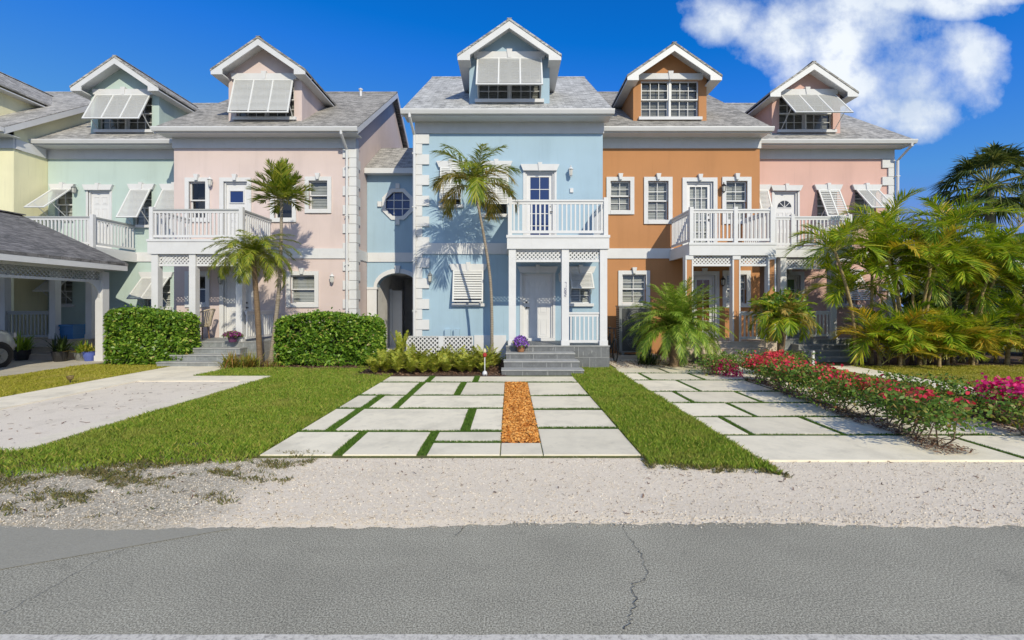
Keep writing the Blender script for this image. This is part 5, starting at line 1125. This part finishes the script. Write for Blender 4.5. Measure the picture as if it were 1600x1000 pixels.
pts2 = [(6.75+U(-.2, .35), y) for y in np.arange(5.3, 7.6, .25)]; fl = [(6.9+U(-.15, .55), U(5.9, 6.7), U(.36, .56)) for _ in range(30)]
bougain('magenta bougainvillea clump at the right end of the lawn', pts2, .40, .5, 3600, 1900, BOUGM, fl)
pts3 = [(4.9+U(-.3, .3), 11.0+U(-.3, .3)) for _ in range(5)]; fl = [(5.0+U(-.2, .25), 10.7+U(-.2, .2), U(.12, .34)) for _ in range(10)]
bougain('small crimson bougainvillea at the near corner of the tan steps', pts3, .3, .42, 1100, 500, BOUGM, fl)
pts4 = [(6.4+U(-.35, .35), 10.9+U(-.35, .35)) for _ in range(7)]; fl = [(6.2+U(-.35, .4), 10.7+U(-.3, .3), U(.3, .6)) for _ in range(9)]
bougain('rounded bougainvillea with sparse red blossoms before the leafy bush', pts4, .35, .52, 2200, 420, BOUGF, fl)
tag(chips('mulch', 6.4, 7.5, 5.15, 7.6, 1800, MULCHB, (.02, .06), (.006, .016), .05, .03), 'leaf litter under the magenta bougainvillea', 'mulch', kind='stuff')
# background greenery on the right and behind the carport
bgt = [(15.8, 16.5, .1, 3.4, 1.5, 'dense dark bush behind the areca clumps'), (18.0, 18, .1, 3.2, 1.8, 'broad dark bush at the right edge behind the palms'), (21.5, 22, .1, 4.2, 2.2, 'tall dark bush beside the far carport'), (14.2, 15.2, .0, 1.7, 1.0, 'low dark bush at the corner of the rose house'), (28, 26, 0, 4.5, 2.6, 'distant rounded tree below the fan palm'), (40, 34, 0, 6, 4, 'distant broad tree at the far right'), (17.6, 14.6, 0, 1.5, 1.2, 'low shady bush near the right picture edge')]
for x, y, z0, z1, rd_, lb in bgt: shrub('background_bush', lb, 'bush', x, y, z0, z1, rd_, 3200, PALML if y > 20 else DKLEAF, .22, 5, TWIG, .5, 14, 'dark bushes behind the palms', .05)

# ------------------------------------------------------------------ carports
def carport(label, x0, x1, y0, y1, ze, zr, mat, roofm, posts, lat=True, braces=True):
    h = empty('carport', ((x0+x1)/2, (y0+y1)/2, 0), label, 'carport'); xc = (x0+x1)/2; t = .08; L = math.hypot(xc-x0, zr-ze); mb = MB()
    for s, xe in ((-1, x0), (1, x1)):
        q = [(xe, y0, ze), (xe, y1, ze), (xc, y1, zr), (xc, y0, zr)]; uv = [(y0, 0), (y1, 0), (y1, L), (y0, L)]
        mb.face(q if s > 0 else q[::-1], 0, uv if s > 0 else uv[::-1]); mb.face([(a, b, c-t) for a, b, c in q][::-s])
        mb.face([(xe, y0, ze-t), (xe, y1, ze-t), (xe, y1, ze), (xe, y0, ze)])
        for y in (y0, y1): mb.face([(xe, y, ze-t), (xe, y, ze), (xc, y, zr), (xc, y, zr-t)])
    mb.bar((xc, y0, zr+.01), (xc, y1, zr+.01), .26, .03); mb.build('roof', roofm, h)
    mb = MB()
    for s, xe in ((-1, x0), (1, x1)): mb.box(*sorted((xe-s*.005, xe-s*.04)), y0+.02, y1-.02, ze-t-.15, ze-t-.001); mb.box(*sorted((xe-s*.041, xe-s*.55)), y0+.05, y1-.05, ze-t-.14, ze-t-.11)
    for y in (y0+.03, y1-.06):
        mb.prism([(x0+.05, ze-t-.15), (x1-.05, ze-t-.15), (x1-.05, ze-t-.02), (xc, zr-t-.02), (x0+.05, ze-t-.02)], y, y+.03)
    mb.build('fascia', WHITE, h)
    xs2 = sorted({p[0] for p in posts})
    for (px, py) in posts:
        m = MB(); w = .11; m.box(px-w, px+w, py-w, py+w, .04, ze-.28); m.box(px-w-.02, px+w+.02, py-w-.02, py+w+.02, .041, .2); m.build('post', WHITE, h)
        if braces:
            m = MB()
            for s in (-1, 1):
                if not (y0 < py+s*.6 < y1): continue
                pr = [(py+s*w, ze-1.05), (py+s*(w+.08), ze-.82), (py+s*(w+.22), ze-.66), (py+s*(w+.42), ze-.58), (py+s*(w+.42), ze-.53), (py+s*w, ze-.53)]
                m.face([(px-.03, a, b) for a, b in pr]); m.face([(px+.03, a, b) for a, b in pr][::-1])
                for i in range(len(pr)): (a, b), (c, e) = pr[i], pr[(i+1) % len(pr)]; m.face([(px-.03, a, b), (px+.03, a, b), (px+.03, c, e), (px-.03, c, e)])
            m.build('brace', WHITE, h)
    for x in xs2:
        m = MB(); ys = sorted(p[1] for p in posts if p[0] == x); m.box(x-.05, x+.05, ys[0], ys[-1], ze-.60, ze-.53); m.box(x-.06, x+.06, ys[0], ys[-1], ze-.28, ze-.20)
        m.build('beam', WHITE, h)
        if lat:
            m = MB()
            for a, b in zip(ys, ys[1:]): lattice(m, a+.11, b-.11, ze-.53, ze-.28, x, .08, .03, .012, 'yz')
            m.build('lattice', GREYW, h)
    return h
carport('dark shingled carport with lattice trim at the left edge', -18.1, -11.62, 5.2, 13.85, 2.95, 4.42, WHITE, ROOFD, [(-12.1, 13.5), (-12.1, 9.5), (-12.1, 5.7), (-17.6, 13.5), (-17.6, 5.7)])
carport('grey roofed far carport glimpsed between the palms', 17.5, 24.5, 17.5, 25.5, 2.6, 4.6, WHITE, ROOFM, [(18.0, 18.0), (18.0, 25), (24, 18.0), (24, 25)], False)

# ------------------------------------------------------------------ car under the carport (one end shows at the left edge)
car = empty('parked_car', (-14.2, 10.6, .04), 'pale silver car parked under the left carport', 'car')
CARP = plain('silver_car_paint', (.58, .58, .57), .25, .3, .02); RUB = plain('tyre_rubber', (.018, .018, .018), .85)
prof = [(8.35, .30, .62), (8.45, .24, .84), (9.2, .22, .96), (9.7, .22, 1.0), (10.35, .22, 1.42), (11.0, .22, 1.47), (11.6, .22, 1.42), (12.1, .24, 1.06), (12.38, .28, .98), (12.56, .34, .80), (12.60, .42, .62)]
mb = MB(); xc, ring = -14.2, []
for (y, zb, zt) in prof:
    hw = .86 if 8.5 < y < 12.3 else (.80 if y < 12.5 else .70); zt += .04; zb += .04; top = hw*(.70 if zt > 1.3 else .84); zs = min(zt-.05, .98)
    ring.append([(xc-hw*.92, y, zb), (xc-hw, y, zb+.18), (xc-hw, y, zs-.1), (xc-hw*.95, y, zs), (xc-top, y, zt-.02), (xc-top*.5, y, zt), (xc+top*.5, y, zt), (xc+top, y, zt-.02), (xc+hw*.95, y, zs), (xc+hw, y, zs-.1), (xc+hw, y, zb+.18), (xc+hw*.92, y, zb)])
for a, b in zip(ring, ring[1:]):
    for i in range(12): j = (i+1) % 12; mb.face([a[i], a[j], b[j], b[i]])
mb.face(ring[0]); mb.face(ring[-1][::-1])
body = mb.build('body', CARP, car, True); bm_weld(body)
sb = body.modifiers.new('sub', 'SUBSURF'); sb.levels = 2; sb.render_levels = 2
mb = MB()
for s in (-1, 1):
    X = xc+s*.835; q = [(9.95, 1.05), (11.75, 1.05), (11.45, 1.40), (10.45, 1.40)]; mb.face([(xc+s*(.845 if z < 1.2 else .66), y, z) for y, z in q])
mb.build('side_window', GLASSD, car)
for s in (-1, 1):
    m = MB(); m.box(xc+s*.55-.12, xc+s*.55+.12, 12.56, 12.62, .80, .93); m.build('headlight', plain('lamp_clear', (.5, .5, .5), .1), car)
for yw in (9.15, 12.0):
    for s in (-1, 1):
        X = xc+s*.80; m = MB(); N2 = 24
        m.tube([(X-.10, yw, .35), (X-.09, yw, .35), (X+.09, yw, .35), (X+.10, yw, .35)], [.27, .31, .31, .27], N2); tw = m.build('wheel', RUB, car, True)
        m = MB(); xo = X+s*.102; m.tube([(xo, yw, .35), (xo+s*.01, yw, .35)], [.20, .19], N2)
        for k in range(7): t = k*2*math.pi/7; m.bar((xo+s*.012, yw, .35), (xo+s*.012, yw+.185*math.cos(t), .35+.185*math.sin(t)), .03, .02, up=(1, 0, 0))
        m.build('rim', GREYM, tw)
        m = MB(); m.tube([(xc+s*.862, yw, .36), (xc+s*.868, yw, .36)], [.37, .37], N2); m.build('wheel_arch', BLACK, car)
car.location = (-14.30, 10.54, .04)                        # everything above is modelled round (-14.2, 10.6) and moves with its base

# ------------------------------------------------------------------ small things
AC = empty('air_conditioner', (3.85, 14.3, .0), 'tall grey twin fan air conditioner below the orange house window', 'air conditioner')
mb = MB(); mb.box(3.38, 4.36, 14.08, 14.5, .22, 1.63); mb.box(3.36, 4.38, 14.06, 14.52, 1.63, 1.67)
mb.box(3.45, 3.55, 14.12, 14.46, .14, .219); mb.box(4.2, 4.3, 14.12, 14.46, .14, .219); mb.build('casing', GREYM, AC)
m = MB(); m.box(3.47, 4.32, 14.068, 14.079, .27, 1.58); m.build('front_panel', DKGREY, AC); m = MB()
for k in range(34): m.box(3.475+k*.025, 3.479+k*.025, 14.055, 14.067, .28, 1.57)
m.build('front_fins', GREYM, AC)
for zc in (.62, 1.22):
    m = MB()
    for r_ in (.08, .14, .20, .26, .31): m.tube([(3.92+r_*math.cos(t*.2618), 14.045, zc+r_*math.sin(t*.2618)) for t in range(25)], .007, 4, 0, False)
    for t in range(12): m.bar((3.92, 14.043, zc), (3.92+.31*math.cos(t*.5236), 14.043, zc+.31*math.sin(t*.5236)), .008)
    g_ = m.build('fan_grille', GREYM, AC); m = MB(); m.tube([(3.92, 14.0675, zc), (3.92, 14.0645, zc)], [.32, .32], 28); m.build('fan_recess', DKGREY, g_)
mb = MB()
for k in range(22): mb.box(3.381, 3.379-.008, 14.1, 14.48, .28+k*.06, .31+k*.06)
mb.build('side_grille', DKGREY, AC)
tag(MB().box(3.2, 4.6, 13.95, 14.6, 0, .14).build('concrete_block', TANS), 'tan concrete plinth under the air conditioner', 'plinth')
# bicycle between the blue porch and the air conditioner
bk = empty('bicycle', (3.08, 13.9, 0), 'black bicycle parked beside the blue house wall', 'bicycle')
for yw in (13.35, 14.4):
    m = MB(); m.tube([(3.08, yw+.33*math.cos(t*.2618), .36+.33*math.sin(t*.2618)) for t in range(25)], .022, 6, 0, False)
    for t in range(10): m.bar((3.08, yw, .36), (3.08, yw+.32*math.cos(t*.628), .36+.32*math.sin(t*.628)), .006)
    m.build('wheel', BLACK, bk)
m = MB()
for a, b in (((13.35, .36), (13.5, .92)), ((13.48, .85), (14.05, .84)), ((13.49, .72), (13.92, .36)), ((13.92, .36), (14.07, .95)), ((13.92, .36), (14.4, .36)), ((14.05, .82), (14.4, .36))): m.tube([(3.08, a[0], a[1]), (3.08, b[0], b[1])], .017, 6)
m.build('frame', BLACK, bk); m = MB(); m.tube([(2.86, 13.56, 1.02), (3.0, 13.5, 1.0), (3.16, 13.5, 1.0), (3.30, 13.56, 1.02)], .014, 6); m.tube([(3.08, 13.5, .9), (3.08, 13.5, 1.0)], .014, 6); m.build('handlebar', BLACK, bk)
m = MB(); m.lathe((3.08, 14.09, .95), [(.02, 0), (.07, .03), (.06, .06), (.01, .07)], 8); m.build('saddle', BLACK, bk)
def flowerpot(label, x, y, z, r, hgt, potm, petm, n, leafm=HEDGE, spread=.17, dome=.2):
    h = empty('flower_pot', (x, y, z), label, 'flower pot'); m = MB(); m.lathe((x, y, z), [(r*.72, 0), (r*.8, .02), (r, hgt*.9), (r*1.08, hgt*.9), (r*1.08, hgt), (r*.9, hgt), (r*.85, hgt-.03)], 18); m.build('pot', potm, h, False)
    def samp(n):
        q = norm(rng.normal(0, 1, (n, 3))); q[:, 2] = np.abs(q[:, 2]); return np.array([x, y, z+hgt])+q*np.array([spread, spread, dome])*(.75+.3*rng.random((n, 1)))
    V, Fc = leafcloud(n//3, samp, .06, .5); npmesh('foliage', V, Fc, leafm, h)
    V, Fc = leafcloud(n, lambda k: samp(k)+np.array([0, -.01, .015]), .038, .9); npmesh('blossoms', V, Fc, petm, h)
TERR = plain('rust_pot', (.28, .13, .06), .7, 0, .3)
flowerpot('rust coloured pot of purple flowers on the blue porch', .28, 11.88, .47, .11, .16, TERR, PURPLE, 900, spread=.19, dome=.24)
flowerpot('pot of plum coloured flowers on the pink porch', -8.02, 13.16, .62, .13, .16, plain('purple_pot', (.10, .03, .09), .5), PLUM, 700, spread=.24, dome=.13)
def pot(label, x, y, r, hgt, m_, plant=None, n=60, L=.5, z=.04):
    h = empty('plant_pot', (x, y, z), label, 'plant pot'); m = MB(); m.lathe((x, y, z), [(r*.7, 0), (r*.95, hgt*.6), (r, hgt*.92), (r*1.07, hgt*.92), (r*1.07, hgt), (r*.92, hgt), (r*.9, hgt-.04), (.01, hgt-.04)], 18); m.build('pot', m_, h)
    if plant:
        P = np.stack([x+rng.normal(0, r*.35, n), y+rng.normal(0, r*.35, n), np.full(n, z+hgt-.03)], 1); az = rng.uniform(0, 6.28, n); e = np.radians(rng.uniform(25, 85, n)); D = np.stack([np.cos(az)*np.cos(e), np.sin(az)*np.cos(e), np.sin(e)], 1)
        V, Fc = leaflets(P, D, norm(np.cross(D, [0, 0, 1.0])), L*rng.uniform(.6, 1.1, n), .045*rng.uniform(.7, 1.2, n), rng.uniform(.3, .9, n)); npmesh('leaves', V, Fc, plant, h)
pot('glazed blue pot with a light green plant against the carport post', -12.42, 13.45, .17, .28, painted('blue_glaze', (.09, .13, .42), .2, .1, 0), FERN, 60, .38)
pot('black nursery pot with dark foliage inside the carport', -13.15, 13.3, .19, .3, BLACK, DKLEAF, 90, .75)
pot('second dark pot with spiky plant left of the green steps', -14.6, 13.6, .2, .3, BLACK, PALML, 110, .8)
pot('round stone pot between the blue pot and the black pot', -12.75, 13.6, .22, .24, GREYM, CROTON, 90, .6)
pot('dark pot of shaggy grass nearest the parked car', -15.3, 13.4, .2, .3, BLACK, PALML, 120, .8)
cb = empty('cooler_box', (-14.3, 14.75, .6), 'bright blue plastic bin standing on the mint house porch', 'bin'); BLUEP = plain('blue_plastic', (.02, .16, .42), .35)
mb = MB(); mb.box(-14.58, -13.98, 14.55, 15.0, .6, 1.0); mb.box(-14.6, -13.96, 14.53, 15.02, .88, .92); mb.box(-14.6, -13.96, 14.53, 15.02, .73, .76); mb.build('bin_body', BLUEP, cb); MB().box(-14.62, -13.94, 14.51, 15.04, 1.0, 1.06).build('lid', BLUEP, cb)
# wicker chair on the pink porch
wc = empty('wicker_chair', (-9.72, 14.3, .62), 'pale wicker chair with a cushion on the pink porch', 'chair'); WICK = plain('pale_wicker', (.50, .42, .31), .8, 0, .25, 30); CX_, CY_ = -9.72, 14.3
mb = MB(); mb.lathe((CX_, CY_, 1.0), [(.23, 0), (.25, .02), (.25, .05), (.2, .06)], 16); mb.build('seat', WICK, wc); MB().lathe((CX_, CY_, 1.061), [(.2, 0), (.22, .04), (.19, .08), (.02, .09)], 14).build('cushion', plain('cream_cushion', (.66, .60, .50), .9), wc, True)
mb = MB()
for k in range(15):
    t = R(-70+k*10); x, y = CX_+.26*math.cos(t), CY_+.26*math.sin(t); mb.tube([(x, y, 1.02), (x+.05*math.cos(t), y+.05*math.sin(t), 1.3), (x+.12*math.cos(t), y+.1*math.sin(t), 1.56-.0025*abs(k-7)**2.0)], .012, 5)
mb.tube([(CX_+.38*math.cos(R(-70+k*10)), CY_+.36*math.sin(R(-70+k*10)), 1.56-.0025*abs(k-7)**2) for k in range(15)], .02, 6); mb.build('backrest', WICK, wc)
for a in (45, 135, 225, 315): mb = MB(); t = R(a); mb.tube([(CX_+.19*math.cos(t), CY_+.19*math.sin(t), 1.0), (CX_+.23*math.cos(t), CY_+.23*math.sin(t), .62)], .017, 6); mb.build('leg', plain('dark_cane', (.22, .12, .07), .7), wc)
# lattice screen in front of the blue house
LATB = plain('lattice_shade', (.035, .045, .055), .9)  # dark panel colour paints the shade seen through the lattice holes
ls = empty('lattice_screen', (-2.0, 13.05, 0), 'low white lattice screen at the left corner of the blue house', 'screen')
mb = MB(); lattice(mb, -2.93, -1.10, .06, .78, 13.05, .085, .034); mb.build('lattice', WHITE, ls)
mb = MB(); mb.box(-2.97, -2.93, 13.03, 13.09, 0, .80); mb.box(-1.10, -1.06, 13.03, 13.09, 0, .80); mb.box(-2.929, -1.101, 13.03, 13.09, .78, .80); mb.box(-2.05, -1.9, 13.03, 13.045, .05, .779); mb.build('screen_frame', WHITE, ls); MB().box(-2.92, -1.11, 13.13, 13.14, .0, .775).build('shade_backing', LATB, ls)
# garden stake with red collar
st = empty('garden_stake', (-.60, 10.78, 0), 'thin white stake with red collar and round foot before the ferns', 'stake')
mb = MB(); mb.tube([(-.60, 10.78, .1), (-.60, 10.78, .48)], .012, 8); mb.build('rod', WHITE, st); mb = MB(); mb.lathe((-.60, 10.78, .0), [(.05, 0), (.062, .05), (.055, .1), (.03, .13)], 12); mb.build('foot', WHITE, st, True)
mb = MB(); mb.lathe((-.60, 10.78, .46), [(.03, 0), (.05, .03), (.05, .08), (.02, .1)], 10); mb.build('collar', plain('red_plastic', (.35, .03, .025), .4), st); mb = MB(); mb.lathe((-.60, 10.78, .56), [(.02, 0), (.04, .03), (.03, .08), (.01, .1)], 10); mb.build('cap', plain('amber_plastic', (.55, .47, .3), .4), st)
gl_ = empty('garden_spotlight', (-9.28, 9.6, 0), 'small brass path light in the grass strip by the left path', 'garden light'); BRASS = plain('aged_brass', (.30, .22, .10), .45, .6)
mb = MB(); mb.tube([(-9.28, 9.6, 0), (-9.28, 9.6, .12)], .012, 8); mb.build('spike', BLACK, gl_); mb = MB(); mb.lathe((-9.28, 9.6, .1), [(.02, 0), (.05, .03), (.062, .08), (.062, .1), (.01, .1)], 14); mb.build('lamp_head', BRASS, gl_)
hs = empty('garden_hose_post', (8.15, 12.25, 0), 'short white marker post by the rose house path', 'post'); mb = MB(); mb.box(8.12, 8.18, 12.22, 12.28, 0, .42); mb.build('shaft', WHITE, hs); mb = MB(); mb.prism([(8.11, .42), (8.19, .42), (8.15, .47)], 12.21, 12.29); mb.build('cap', WHITE, hs)
